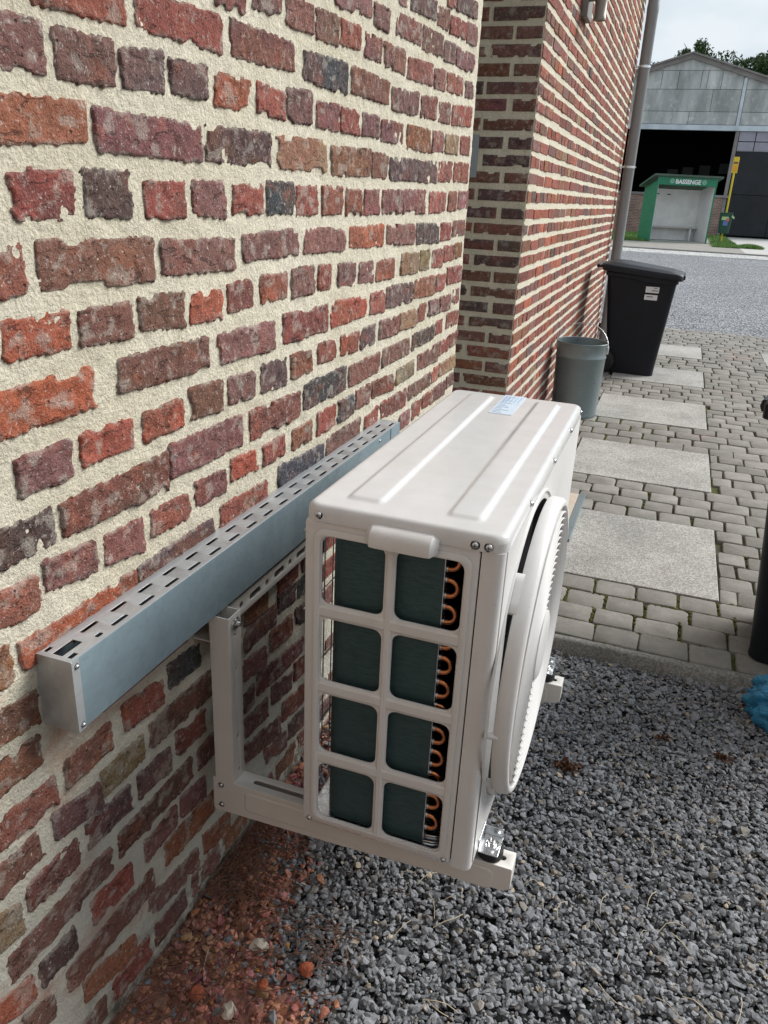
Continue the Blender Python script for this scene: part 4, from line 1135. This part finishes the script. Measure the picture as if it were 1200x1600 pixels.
# stickers on the near side of the first bin, following the taper
for i, (x0, x1, z0, z1) in enumerate(((.030, .135, .690, .738), (.028, .130, .632, .674))):
    yf = lambda z: -.2005 - (z - .03) / .765 * .0475 - .0012
    st = MB().add([(x0, yf(z0), z0), (x1, yf(z0), z0), (x1, yf(z1), z1), (x0, yf(z1), z1)], [(0, 1, 2, 3)]).build('sticker', M['label_white'], bin1)
    tx = MB()
    zz = z0 + (.014 if i == 0 else .022)
    for j in range(6):
        xa = x0 + (.050 if i == 0 else .018) + j * .0085
        if xa + .006 > x1 - .004: break
        tx.add([(xa, yf(zz) - .0006, zz), (xa + .006, yf(zz) - .0006, zz), (xa + .006, yf(zz + .009) - .0006, zz + .009), (xa, yf(zz + .009) - .0006, zz + .009)], [(0, 1, 2, 3)])
    if i == 0: tx.add([(x0 + .06, yf(z1) + .0003, z1 - .012), (x1 - .012, yf(z1) + .0003, z1 - .012), (x1 - .012, yf(z1) - .0003, z1 - .007), (x0 + .06, yf(z1) - .0003, z1 - .007)], [(0, 1, 2, 3)])
    tx.build('print', M['ink'], st)

# ================================================================== METAL BUCKET
bk = empty('metal_bucket', (.200, 5.25, .002))
tag(bk, 'tall grey metal bucket with wire handle standing against the brick wall', 'bucket')
bb = MB().lathe([(0, .012), (.140, .012), (.148, .002), (.152, .0), (.154, .006), (.152, .014), (.1625, .392), (.1660, .398), (.1665, .404), (.163, .410), (.1655, .485), (.1690, .490), (.1700, .494), (.1680, .498), (.1640, .496), (.1610, .410), (.148, .02), (0, .02)], (0, 0, 0), 56)
bb.build('body', M['bucket'], bk, smooth=35)
for s in (-1, 1):
    MB().box((s * .163 - .004, -.016, .425), (s * .163 + .008 * s + .004, .016, .475)).build('handle_ear', M['screw'], bk, bevel=.003)
hp = []
for k in range(25):
    a = math.pi * k / 24
    r = .172
    hp.append((r * math.cos(a), -.03 + .10 * math.sin(a), .452 + .155 * math.sin(a)))
MB().tube(hp, .0026, 8).build('handle', M['screw'], bk, smooth=60)

# ================================================================== DOWNPIPE, LAMP, PLAQUE
dp = empty('downpipe', (.088, 8.60, 0))
tag(dp, 'grey plastic rainwater downpipe fixed to the far end of the brick wall', 'downpipe')
MB().lathe([(.052, 0), (.052, 3.0), (.0545, 3.01), (.0545, 3.07), (.052, 3.08), (.052, 5.6)], (0, 0, 0), 28).build('pipe', M['pipe'], dp, smooth=40)
for zz in (.75, 1.70, 2.57, 3.45):
    cl = MB().lathe([(.0525, -.011), (.0565, -.011), (.0565, .011), (.0525, .011)], (0, 0, zz), 28)
    cl.box((-.086, -.008, zz - .008), (-.05, .008, zz + .008))
    co = cl.build('clamp', M['zinc'], dp, smooth=40)
    MB().cyl((.054, -.012, zz), (.066, -.012, zz), .004, n=8).build('screw', M['screw'], co)
lp = empty('wall_lamp', (.0, 4.78, 2.26))
tag(lp, 'bronze tubular wall lamp high on the far brick wall', 'lamp')
MB().lathe([(0, .004), (.026, .004), (.030, 0), (.034, 0), (.034, .018), (.0325, .02), (.0325, .22), (.034, .222), (.034, .24), (.028, .24), (.028, .235), (0, .235)], (.098, 0, 0), 28).build('tube', M['lamp'], lp, smooth=40)
MB().box((.0, -.028, .015), (.035, .16, .26)).build('back_box', M['lamp'], lp, bevel=.004)
MB().box((.034, -.018, .09), (.07, .018, .15)).build('arm', M['lamp'], lp, bevel=.003)
pq = empty('sign_plaque', (-.33, 3.742, 1.44))
tag(pq, 'small grey plaque with printed lines in the doorway recess', 'sign')
po = MB().box((-.09, -.004, 0), (.082, .0035, .183)).build('plate', plain('plaque', (.30, .33, .36), .45, .3, ns=20, amt=.05), pq, bevel=.0015)
mk = MB()
for i in range(6):
    z = .150 - i * .0062; mk.box((-.06, -.0049, z), (.058 - (i % 3) * .006, -.0042, z + .0022))
mk.build('print', M['ink'], pq)
mk = MB()
for zc in (.062, .037):
    mk.tube([(x, -.0045, zc + z) for x, z in ((-.01, .008), (.03, .008), (.044, 0), (.03, -.008), (-.01, -.008))], .0013, 5)
    mk.box((.044, -.005, zc - .0012), (.056, -.0042, zc + .0012))
mk.build('pictogram', M['ink'], pq)

# board lying on the paving behind the unit
bd = MB().add([(.375, 3.44, .004), (.46, 2.98, .004), (.468, 3.585, .004), (.44, 3.60, .004), (.375, 3.44, .014), (.46, 2.98, .014), (.468, 3.585, .014), (.44, 3.60, .014)], [(3, 2, 1, 0), (4, 5, 6, 7), (0, 1, 5, 4), (1, 2, 6, 5), (2, 3, 7, 6), (3, 0, 4, 7)])
bd = MB().box((.12, 2.99, .005), (.447, 3.58, .017)).build('beige_board', M['beige'], None, bevel=.002)
tag(bd, 'beige board with grey edge lying on the paving behind the unit', 'board')
MB().box((.4473, 2.985, .0045), (.4800, 3.585, .0185)).build('edge_strip', M['bucket'], bd, bevel=.002)

# ================================================================== BLUE BAG, GROUND LITTER
def mk_bag():
    t = Mt('blue_plastic', (.03, .26, .50), .22, 0, .5)
    n = t.noise(16, 5, .6); t.col(t.mix(n, (.015, .20, .42), (.08, .38, .62)))
    t.b.inputs['Transmission Weight'].default_value = .12
    t.bump(t.noise(38, 4, .6, None, 1.5), .8, .012); return t.m
M['bag'] = mk_bag()
bm = bmesh.new(); bmesh.ops.create_icosphere(bm, subdivisions=5, radius=1.0)
BV = np.array([v.co[:] for v in bm.verts]); BF = np.array([[v.index for v in f.verts] for f in bm.faces]); bm.free()
th = np.arctan2(BV[:, 1], BV[:, 0]); zz = BV[:, 2]
fold = 1 + .10 * np.sin(th * 9 + 4 * zz) * np.clip(zz + .3, 0, 1) + fbm(BV[:, 0] * 3 + 5, BV[:, 1] * 3 + BV[:, 2] * 2, 4, 12) * .42 + np.abs(fbm(BV[:, 0] * 6 + 9, BV[:, 1] * 6 + BV[:, 2] * 7, 3, 19)) * -.45
rad = np.where(zz > .5, 1 - .75 * (zz - .5) / .5, 1) * fold
bagv = np.stack([BV[:, 0] * .135 * rad, BV[:, 1] * .10 * rad, np.maximum(zz, -.62) * .115 * (1 + .15 * fold)], -1)
bag = put('blue_bag', np_mesh('blue_bag', bagv, BF, True), M['bag'], None, (1.268, 2.01, .032))
tag(bag, 'crumpled blue plastic bag on the gravel against the kerb', 'bag')
tp = MB()
for k in range(7):
    a = k * .9; tp.tube([(0.02 * math.cos(a) * t * 2.5 - .04 * t, .02 * math.sin(a) * t * 2.5, .105 + .05 * t) for t in (0, .4, .8, 1.1)], [.008, .006, .012, .003], 6)
tp.build('knot', M['bag'], bag, smooth=60)

def chunk(name, loc, size, mat, label, cat, seed, group=None):
    rs = np.random.default_rng(seed)
    bm = bmesh.new(); bmesh.ops.create_icosphere(bm, subdivisions=2, radius=1.0)
    V = np.array([v.co[:] for v in bm.verts]); F = np.array([[v.index for v in f.verts] for f in bm.faces]); bm.free()
    V = V * (1 + rs.uniform(-.25, .2, (len(V), 1))) * np.array(size)
    o = put(name, np_mesh(name, V, F, False), mat, None, loc); o.rotation_euler = (0, 0, rs.uniform(0, 6))
    tag(o, label, cat, group); return o
M['pale_chunk'] = plain('mortar_chunk', (.52, .45, .37), .95, ns=60, amt=.25, bump=.6, bs=200, bd=.003)
M['red_chunk'] = plain('brick_chunk', (.33, .085, .04), .9, ns=60, amt=.3, bump=.6, bs=200, bd=.003)
chunk('mortar_chunk', (.178, .788, -.026), (.018, .014, .010), M['pale_chunk'], 'pale pinkish mortar chunk lying midway along the red rubble', 'stone', 1)
chunk('mortar_chunk', (.190, .652, -.026), (.017, .013, .011), M['pale_chunk'], 'pale mortar chunk nearest the bottom edge of the picture', 'stone', 2)
chunk('brick_fragment', (.285, .775, -.024), (.015, .014, .011), M['red_chunk'], 'round orange red brick fragment at the edge of the rubble', 'stone', 4)
chunk('brick_fragment', (.118, .655, -.026), (.017, .014, .010), M['red_chunk'], 'flat red brick fragment among the dry needles near the wall', 'stone', 5)
chunk('brick_fragment', (.222, .718, -.026), (.012, .010, .009), M['red_chunk'], 'small red brick fragment between the two pale chunks', 'stone', 6)
# dry needles and twigs
def strands(name, spots, label, cat, mat):
    mb = MB()
    for (cx, cy, sp, n, ln) in spots:
        for i in range(n):
            a = RNG.uniform(0, 2 * math.pi); x, y = cx + RNG.normal(0, sp), cy + RNG.normal(0, sp)
            if x < .02: x = .02 + RNG.uniform(0, .03)
            l = ln * RNG.uniform(.5, 1.3); c = RNG.normal(0, .5)
            z = -.030 + RNG.uniform(0, .010); p = []
            for t in (0, .33, .66, 1):
                p.append((max(.012, x + l * t * math.cos(a + c * t)), y + l * t * math.sin(a + c * t), z + .008 * math.sin(math.pi * t) + RNG.normal(0, .001)))
            mb.tube(p, RNG.uniform(.0006, .0011), 4)
    o = mb.build(name, mat, None, smooth=80); tag(o, label, cat, kind='stuff')
M['needle'] = plain('dry_needles', (.15, .075, .05), .85, ns=50, amt=.4)
strands('dry_needles', [(.06, .92, .04, 110, .10), (.05, 1.05, .04, 60, .08), (.09, .64, .05, 80, .08), (.20, .66, .08, 22, .06), (.30, .84, .03, 45, .05), (.15, .80, .08, 22, .08), (.25, .95, .10, 14, .07)], 'dry brown pine needles scattered over the red rubble by the wall', 'needles', M['needle'])
M['straw'] = plain('pale_straw', (.45, .38, .27), .8, ns=50, amt=.2)
strands('straw', [(.6, .95, .22, 22, .06), (.9, 1.3, .3, 16, .05)], 'pale thin straws lying on the grey gravel', 'straw', M['straw'])
M['leaf'] = plain('dead_leaves', (.10, .042, .02), .85, ns=60, amt=.5)
def clump(loc, r, n, label, seed):
    rs = np.random.default_rng(seed); mb = MB()
    for i in range(n):
        c = np.array([rs.normal(0, r * .5), rs.normal(0, r * .35), abs(rs.normal(0, r * .25))]); s = r * rs.uniform(.2, .5)
        u = rs.normal(0, 1, 3); u /= np.linalg.norm(u); v = np.cross(u, rs.normal(0, 1, 3)); v /= np.linalg.norm(v); w = np.cross(u, v)
        mb.add([c - u * s, c + v * s * .5 + w * s * .2, c + u * s, c - v * s * .5 + w * s * .2], [(0, 1, 2, 3)])
    o = mb.build('leaf_clump', M['leaf'], None, loc=loc); tag(o, label, 'dead leaves')
clump((.668, 1.565, -.030), .026, 70, 'brown clump of dead leaves on gravel close to the fan guard', 1)
clump((.905, 1.80, -.032), .020, 34, 'small brown leaf clump on gravel midway between unit and kerb', 2)
clump((1.062, 1.775, -.032), .022, 40, 'brown leaf clump on gravel nearest the blue bag', 3)

# ================================================================== ACROSS THE ROAD
pv = MB().box((-60, 29.9, -.09), (2.7, 47.6, .03)).build('pavement', M['asphalt'], bevel=.02); pv['kind'] = 'structure'
rk = MB().box((-60, 29.55, -.09), (40, 29.896, .034)).build('road_kerb', M['kerb'], bevel=.02); rk['kind'] = 'structure'
dw = MB().box((2.704, 29.9, -.09), (40, 47.6, .02)).build('driveway', M['driveway'], bevel=.01); dw['kind'] = 'structure'

# --- grass verges
M['grass'] = plain('grass_blade', (.13, .24, .05), .7, ns=3, amt=.35)
def grass(name, polys, label):
    V = []; F = []
    for (x0, x1, y0, y1, n) in polys:
        for i in range(n):
            x, y = RNG.uniform(x0, x1), RNG.uniform(y0, y1)
            h = RNG.uniform(.05, .16) * (.5 + .5 * math.sin(math.pi * (x - x0) / (x1 - x0))); a = RNG.uniform(0, 6.28); w = RNG.uniform(.008, .02)
            lx, ly = RNG.normal(0, .05), RNG.normal(0, .05); k = len(V)
            V += [(x - w * math.cos(a), y - w * math.sin(a), .03), (x + w * math.cos(a), y + w * math.sin(a), .03), (x + lx, y + ly, .03 + h)]
            F.append((k, k + 1, k + 2))
    o = put(name, np_mesh(name, np.array(V), np.array(F)), M['grass']); tag(o, label, 'grass', kind='stuff')
M['turf'] = plain('turf', (.10, .16, .035), .95, ns=4, amt=.4, bump=.8, bs=40, bd=.03)
for nm, x0, x1, y0, y1 in (('lawn', -4.5, -.62, 35.0, 46.9), ('lawn', 1.72, 2.69, 33.4, 46.9)):
    s = sheet(nm, x0, x1, y0, y1, .036, M['turf'])
grass('grass', [(-4.5, -.65, 35.0, 37.4, 9000), (-4, -.9, 37.4, 44, 6000), (1.72, 2.68, 33.4, 38.5, 7000), (1.8, 2.66, 38.5, 46.5, 3000)], 'short green grass either side of the shelter')
grass('grass', [(2.70, 3.55, 33.9, 35.6, 3500)], 'tongue of green grass running onto the pale driveway')

# --- bus shelter
sh = empty('bus_shelter', (-.70, 35.25, .03), R(22))
tag(sh, 'green and white open bus shelter with lettered fascia and bench', 'bus shelter')
M['green'] = plain('green_paint', (.012, .20, .10), .42, ns=2, amt=.1)
M['green_dk'] = plain('green_roof_felt', (.075, .12, .09), .8, ns=3, amt=.2)
M['shelter_in'] = plain('shelter_render', (.84, .83, .81), .85, ns=2.2, amt=.12)
SW, SD = 2.42, 1.35
def prism(mb, pts, y0, y1):  # polygon in (x,z) between two y
    return mb.loft([[(x, y, z) for x, z in pts] for y in (y0, y1)], True, True)
lw = MB().loft([[(x, 0, 0), (x, SD, 0), (x, SD, 2.02), (x, 0, 2.30)] for x in (0, .06)], True, True); lw.build('side_wall', M['green'], sh)
MB().loft([[(x, .02, .05), (x, SD, .05), (x, SD, 2.0), (x, .02, 2.26)] for x in (.0605, .075)], True, True).build('lining', M['shelter_in'], sh)
MB().loft([[(x, 0, 0), (x, SD, 0), (x, SD, 2.02), (x, 0, 2.30)] for x in (SW - .06, SW)], True, True).build('side_wall', M['green'], sh)
MB().loft([[(x, .02, .05), (x, SD, .05), (x, SD, 2.0), (x, .02, 2.26)] for x in (SW - .075, SW - .0605)], True, True).build('lining', M['shelter_in'], sh)
MB().box((.061, SD - .06, 0), (SW - .061, SD, 2.02)).build('back_wall', M['shelter_in'], sh)
MB().box((.0, -.03, 2.14), (SW, -.001, 2.44)).build('fascia', M['green'], sh, bevel=.005)
MB().box((.061, 0, 0), (SW - .061, .04, .06)).build('threshold', plain('sill_concrete', (.34, .38, .33), .9), sh)
MB().box((.061, .041, -.01), (SW - .061, SD - .061, .045)).build('floor', M['asphalt'], sh)
MB().loft([[(x, -.16, 2.46), (x, -.16, 2.53), (x, SD + .15, 2.12), (x, SD + .15, 2.05)] for x in (-.20, SW + .16)], True, True).build('roof', M['green_dk'], sh, bevel=.008)
MB().box((.076, SD - .42, .52), (SW - .076, SD - .10, .57)).build('bench', plain('bench_board', (.50, .48, .44), .7), sh, bevel=.004)
for x in (.35, SW - .35): MB().box((x - .03, SD - .38, .05), (x + .03, SD - .12, .52)).build('bench_leg', M['shelter_in'], sh)
tc = bpy.data.curves.new('tmp', 'FONT'); tc.body = 'BASSENGE'; tc.size = .27; tc.extrude = .004; tc.offset = .009; tc.space_character = 1.0
to = bpy.data.objects.new('tmp', tc); COL.objects.link(to)
tm = bpy.data.meshes.new_from_object(to.evaluated_get(bpy.context.evaluated_depsgraph_get()))
bpy.data.objects.remove(to)
xs_ = [v.co.x for v in tm.vertices]; x0_, x1_ = min(xs_), max(xs_)
for v in tm.vertices:
    u = (v.co.x - x0_) / (x1_ - x0_); v.co = (.72 + u * 1.02, -.034 - v.co.z, 2.205 + v.co.y * .82)
tm.materials.clear(); M['sign_white'] = plain('sign_white', (.82, .83, .82), .5)
put('lettering', tm, M['sign_white'], sh)
for xc in (.58, 1.88):
    e_ = MB().lathe([(.058, -.0315), (.058, -.036), (.085, -.036), (.085, -.0315)], (xc, 0, 2.29), 24, 'Y')
    e_.box((xc - .05, -.035, 2.285), (xc + .05, -.0312, 2.30)).box((xc - .03, -.0352, 2.255), (xc + .02, -.0313, 2.268)).box((xc - .02, -.0351, 2.312), (xc + .035, -.0314, 2.325))
    e_.build('emblem', plain('emblem_pale_green', (.35, .58, .46), .5), sh)
hg = MB(); hg.box((.45, SD - .075, 1.80), (.62, SD - .0605, 1.84)).box((.95, SD - .075, 1.79), (1.10, SD - .0605, 1.83)).build('bracket', M['ink'], sh)

# --- bus stop pole and litter bin
bp = empty('bus_stop_pole', (2.12, 37.3, .03))
tag(bp, 'yellow bus stop pole with orange sign beside the shelter', 'bus stop')
M['yellow'] = plain('yellow_paint', (.72, .50, .03), .5); M['orange'] = plain('orange_sign', (.75, .34, .02), .5)
MB().cyl((0, 0, 0), (0, 0, 2.75), .038, n=14).build('pole', M['yellow'], bp, smooth=40)
MB().box((-.11, -.02, 2.72), (.11, .02, 3.32)).build('sign_board', M['yellow'], bp, bevel=.01)
MB().box((-.09, -.026, 2.78), (.09, -.021, 3.02)).build('timetable', M['orange'], bp)
MB().box((-.09, -.026, 3.06), (.09, -.021, 3.14)).build('route_strip', plain('route_brown', (.20, .10, .05), .5), bp)
lb = empty('litter_bin', (2.14, 37.2, .03))
tag(lb, 'dark green litter bin with stickers hung on the bus stop pole', 'litter bin')
M['green_bin'] = plain('green_bin', (.012, .07, .045), .45)
MB().loft([[(x, y, z) for x, y in rrect(-a, a, -.16, .0 + .14, .04, 3)] for z, a in ((.42, .20), (1.0, .235), (1.18, .24))], True, True).build('body', M['green_bin'], lb, smooth=40)
MB().box((-.25, -.18, 1.18), (.25, .16, 1.22)).build('hood', M['green_bin'], lb, bevel=.02)
MB().box((-.08, -.168, .72), (.10, -.162, .90)).build('sticker', plain('sticker_blue', (.16, .20, .55), .5), lb)
MB().box((-.16, -.182, .93), (.10, -.165, 1.06)).build('sticker', plain('sticker_lime', (.55, .62, .30), .5), lb)
MB().box((.02, -.185, .88), (.14, -.1825, 1.00)).build('sticker', plain('sticker_red', (.60, .18, .18), .5), lb)
MB().loft([[(x, -.19, z) for x, z in ((.20, 1.06), (.31, .98), (.33, 1.04), (.23, 1.14))], [(x, -.16, z) for x, z in ((.20, 1.06), (.31, .98), (.33, 1.04), (.23, 1.14))]], True, True).build('flap', plain('flap_lime', (.50, .62, .35), .5), lb)
MB().box((-.03, .03, .3), (.03, .16, .42)).build('post_bracket', M['yellow'], lb)

# --- big shed
shd = empty('farm_shed', (0, 48, 0))
tag(shd, 'large grey shed with cement panel gable and open dark bay', 'shed')
def gable_panel():
    t = Mt('cement_panel', (.3, .3, .29), .9, 0, .2)
    n = t.noise(.9, 5, .65, t.stretch(1.2, 1, .35)); c = t.mix(t.rng(n, .40, .62), (.36, .37, .365), (.60, .61, .605))
    r = t.n('ObjectInfo').outputs['Random']
    c = t.mix(t.rng(t.noise(2.4, 5, .7), .55, .68, 0, .6), c, (.72, .74, .74))
    t.col(t.scale(c, t.rng(r, 0, 1, .85, 1.1))); return t.m
M['panel'] = gable_panel()
M['steel_blue'] = plain('pale_blue_steel', (.55, .61, .67), .6, ns=2, amt=.2)
M['roof_trim'] = plain('roof_trim', (.24, .22, .215), .85, ns=2, amt=.25)
AX, AZ, SLP = -.48, 8.50, .30
def under(poly):
    out = poly
    for sgn in (1, -1):
        res = []
        fz = lambda p: (AZ - .12 - SLP * sgn * (p[0] - AX)) - p[1]
        for i in range(len(out)):
            a, b = out[i], out[(i + 1) % len(out)]; fa, fb = fz(a), fz(b)
            if fa >= 0: res.append(a)
            if fa * fb < 0:
                t = fa / (fa - fb); res.append((a[0] + (b[0] - a[0]) * t, a[1] + (b[1] - a[1]) * t))
        out = res
        if len(out) < 3: return []
    return out
rows = [(5.40, 5.98, (-9, -5.6, -2.9, -.2, 2.14)), (6.0, 7.0, (-9, -5.6, -3.3, .78, 2.14)), (7.02, 7.86, (-9, -5, -2.9, -1.82, -1.0, .12, .42, 1.1, 2.14)), (7.88, 8.6, (-9, -2.2, 1.35, 2.14)),
        (5.40, 5.98, (2.32, 4.4, 7.5)), (6.0, 7.0, (2.32, 4.2, 7.5)), (7.02, 7.86, (2.32, 3.4, 7.5))]
for z0, z1, xs_ in rows:
    for a, b in zip(xs_[:-1], xs_[1:]):
        q = under([(a + .012, z0), (b - .012, z0), (b - .012, z1), (a + .012, z1)])
        if len(q) >= 3:
            d = RNG.uniform(0, .012)
            MB().loft([[(x, y, z) for x, z in q] for y in (-.02 - d, .05)], True, True).build('panel', M['panel'], shd)
core = under([(-9, 5.38), (7.5, 5.38), (7.5, 9), (-9, 9)])
MB().loft([[(x, y, z) for x, z in core] for y in (.06, .12)], True, True).build('gable_core', M['roof_trim'], shd)
MB().box((-9, -.14, 5.12), (7.5, .12, 5.37)).build('lintel', M['steel_blue'], shd, bevel=.01)
MB().box((2.15, -.10, 5.371), (2.31, .05, 7.55)).build('gable_post', M['steel_blue'], shd, bevel=.01)
MB().box((2.22, -.06, 0), (2.40, .12, 5.118)).build('post', M['roof_trim'], shd, bevel=.01)
MB().box((-9.1, -.06, 0), (-8.9, .12, 5.118)).build('post', M['roof_trim'], shd)
for sgn in (-1, 1):
    xe = AX + sgn * 8.6
    MB().loft([[(AX, y, AZ - .12), (AX, y, AZ + .10), (xe, y, AZ + .10 - SLP * 8.6), (xe, y, AZ - .12 - SLP * 8.6)] for y in (-.22, .0)], True, True).build('verge_board', M['roof_trim'], shd)
    MB().loft([[(AX, y, AZ + .101), (AX, y, AZ + .18), (xe + sgn * .2, y, AZ + .18 - SLP * 8.8), (xe + sgn * .2, y, AZ + .101 - SLP * 8.8)] for y in (-.35, 16)], True, True).build('roof', M['roof_trim'], shd)
M['brick_far'] = None
def mk_brick_far():
    t = Mt('low_wall_brick', (.25, .14, .1), .9, 0, .2)
    b = t.n('TexBrick'); b.inputs['Scale'].default_value = 1; b.inputs['Brick Width'].default_value = .24; b.inputs['Row Height'].default_value = .08; b.inputs['Mortar Size'].default_value = .012
    b.inputs['Color1'].default_value = (.22, .11, .085, 1); b.inputs['Color2'].default_value = (.30, .17, .13, 1); b.inputs['Mortar'].default_value = (.34, .31, .28, 1)
    mp = t.n('Mapping'); mp.inputs['Rotation'].default_value = (R(90), 0, 0); t.l(t.P(), mp.inputs['Vector']); t.l(mp.outputs[0], b.inputs['Vector'])
    t.col(t.scale(b.outputs['Color'], t.rng(t.noise(1.5, 4), .3, .7, .75, 1.2))); return t.m
M['brick_far'] = mk_brick_far()
MB().box((-8.9, -.12, 0), (2.215, .16, 1.92)).build('plinth_wall', M['brick_far'], shd)
MB().box((-8.92, -.17, 1.922), (2.50, .20, 2.05)).build('coping', M['roof_trim'], shd, bevel=.02)
M['shed_shade'] = plain('shed_shade', (.010, .010, .011), .9)  # near-black colour puts the shade inside the shed into its surfaces
MB().box((-9, 15.8, 0), (7.5, 16, 6)).build('back_wall', M['shed_shade'], shd)
MB().box((-9.2, .13, 0), (-9.0, 16, 6)).build('side_wall', M['shed_shade'], shd)
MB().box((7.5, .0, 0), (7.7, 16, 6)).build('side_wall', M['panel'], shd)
MB().box((-9, .2, .0), (7.5, 15.8, .02)).build('floor', M['shed_shade'], shd)
MB().box((-9, .13, 5.9), (7.5, 15.8, 5.95)).build('inner_ceiling', M['shed_shade'], shd)
M['pane'] = plain('daylight_pane', (.20, .21, .22), .5)  # opaque grey stands for daylight showing through the back windows
for i, x in enumerate((-.95, .05, 1.15, 2.45)):
    MB().box((x - .36, 15.74, 3.3 + i * .12), (x + .36, 15.79, 3.85 + i * .15)).build('window', M['pane'], shd)
M['door_black'] = plain('black_sheet_door', (.016, .017, .021), .55, 0, .35, ns=.8, amt=.4)
for i, (x0, x1) in enumerate(((2.43, 4.6), (4.62, 7.4))):
    MB().box((x0, -.04, 2.12), (x1, .02, 4.18)).build('door_leaf', M['door_black'], shd, bevel=.008)
    MB().box((x0, -.05, .10), (x1, .02, 2.10)).build('door_leaf', M['door_black'], shd, bevel=.008)
M['poly'] = plain('polycarbonate', (.29, .28, .34), .4, ns=2, amt=.15)
for z0, z1 in ((4.21, 4.62), (4.66, 5.10)):
    for x0, x1 in ((2.43, 3.20), (3.24, 4.40), (4.44, 5.6), (5.64, 7.4)):
        MB().box((x0, -.03, z0), (x1, .01, z1)).build('light_panel', M['poly'], shd)
MB().box((2.42, -.06, 4.185), (7.4, .03, 4.207)).build('transom', M['roof_trim'], shd)

# --- hill and trees behind
def hh(x, y): 
    t = np.clip((y - 58) / 34, 0, 1); return t * t * (3 - 2 * t) * 13.6 + np.clip(y - 92, 0, 200) * .035
X, Y = np.meshgrid(np.linspace(-160, 200, 60), np.linspace(56, 300, 60), indexing='ij')
Z = hh(X, Y) + fbm(X * .05, Y * .05, 3, 6) * 1.2 * np.clip((Y - 60) / 20, 0, 1) - .15
idx = np.arange(X.size).reshape(X.shape)
F = np.stack([idx[:-1, :-1], idx[1:, :-1], idx[1:, 1:], idx[:-1, 1:]], -1).reshape(-1, 4)
M['meadow'] = plain('meadow', (.13, .19, .055), .95, ns=.3, amt=.3)
hl = put('hill', np_mesh('hill', np.stack([X, Y, Z], -1).reshape(-1, 3), F, True), M['meadow']); hl['kind'] = 'structure'
def mk_leaf():
    t = Mt('foliage', (.05, .085, .03), .7, 0, .3); isl = t.n('NewGeometry').outputs['Random Per Island']
    t.col(t.mix(isl, (.028, .052, .018), (.085, .13, .045))); return t.m
M['foliage'] = mk_leaf(); M['bark'] = plain('bark', (.07, .055, .04), .9, ns=6, amt=.3)
def tree(x, y, top, rad, label, seed, n=1500, thin=False):
    rs = np.random.default_rng(seed); base = float(hh(np.array(x), np.array(y))) - .3
    t = empty('tree', (x, y, base)); H_ = top - base
    tr = MB(); tr.tube([(0, 0, 0), (.1, 0, H_ * .35), (.05, .1, H_ * .7), (0, 0, H_ * .95)], [.22, .16, .09, .02], 8)
    for k in range(7):
        a = rs.uniform(0, 6.28); z0 = H_ * rs.uniform(.3, .75); r = rad * rs.uniform(.6, .95)
        tr.tube([(0.05, 0, z0), (r * .5 * math.cos(a), r * .5 * math.sin(a), z0 + H_ * .12), (r * math.cos(a), r * math.sin(a), min(z0 + H_ * .22, H_ * .97))], [.07, .045, .012], 5)
    tr.build('trunk', M['bark'], t, smooth=60)
    nc = 16; cl = [(rs.normal(0, rad * .42), rs.normal(0, rad * .42), H_ * (.95 - .62 * rs.beta(1.3, 1.6)), rad * rs.uniform(.22, .48)) for _ in range(nc)]
    V = []; F_ = []
    for i in range(n):
        cx, cy, cz, cr = cl[rs.integers(0, nc)]
        d = rs.normal(0, 1, 3); d /= np.linalg.norm(d); c = np.array([cx, cy, cz]) + d * cr * rs.uniform(.5, 1.08) ** .6
        if c[2] > H_ * 1.0: c[2] = H_ * (1 - rs.uniform(0, .06))
        s = rs.uniform(.07, .17); u = rs.normal(0, 1, 3); u /= np.linalg.norm(u); v = np.cross(u, d); v /= np.linalg.norm(v) + 1e-9
        k = len(V); V += [c - u * s, c + v * s * .6, c + u * s, c - v * s * .6]; F_.append((k, k + 1, k + 2, k + 3))
    put('crown', np_mesh('crown', np.array(V), np.array(F_)), M['foliage'], t)
    tag(t, label, 'tree', 'trees on the hill behind the shed')
tree(-1.15, 78, 14.2, 1.5, 'small leafy tree rising above the peak of the shed roof', 1, 1300)
tree(.55, 79, 13.55, 1.7, 'low rounded tree just right of the shed roof peak', 2, 1300)
tree(3.6, 80, 13.2, 1.7, 'dark bushy tree right of the meadow patch, above the shed roof', 3, 2000)
tree(5.3, 81, 13.5, 2.0, 'dark tree at the right edge of the picture above the shed', 4, 2200)
tree(7.6, 82, 13.9, 2.2, 'dark tree on the hill beyond the right edge of the picture', 5, 1500)
tree(-5.2, 80, 12.6, 1.8, 'tree on the hill hidden behind the house end and downpipe', 6, 900)
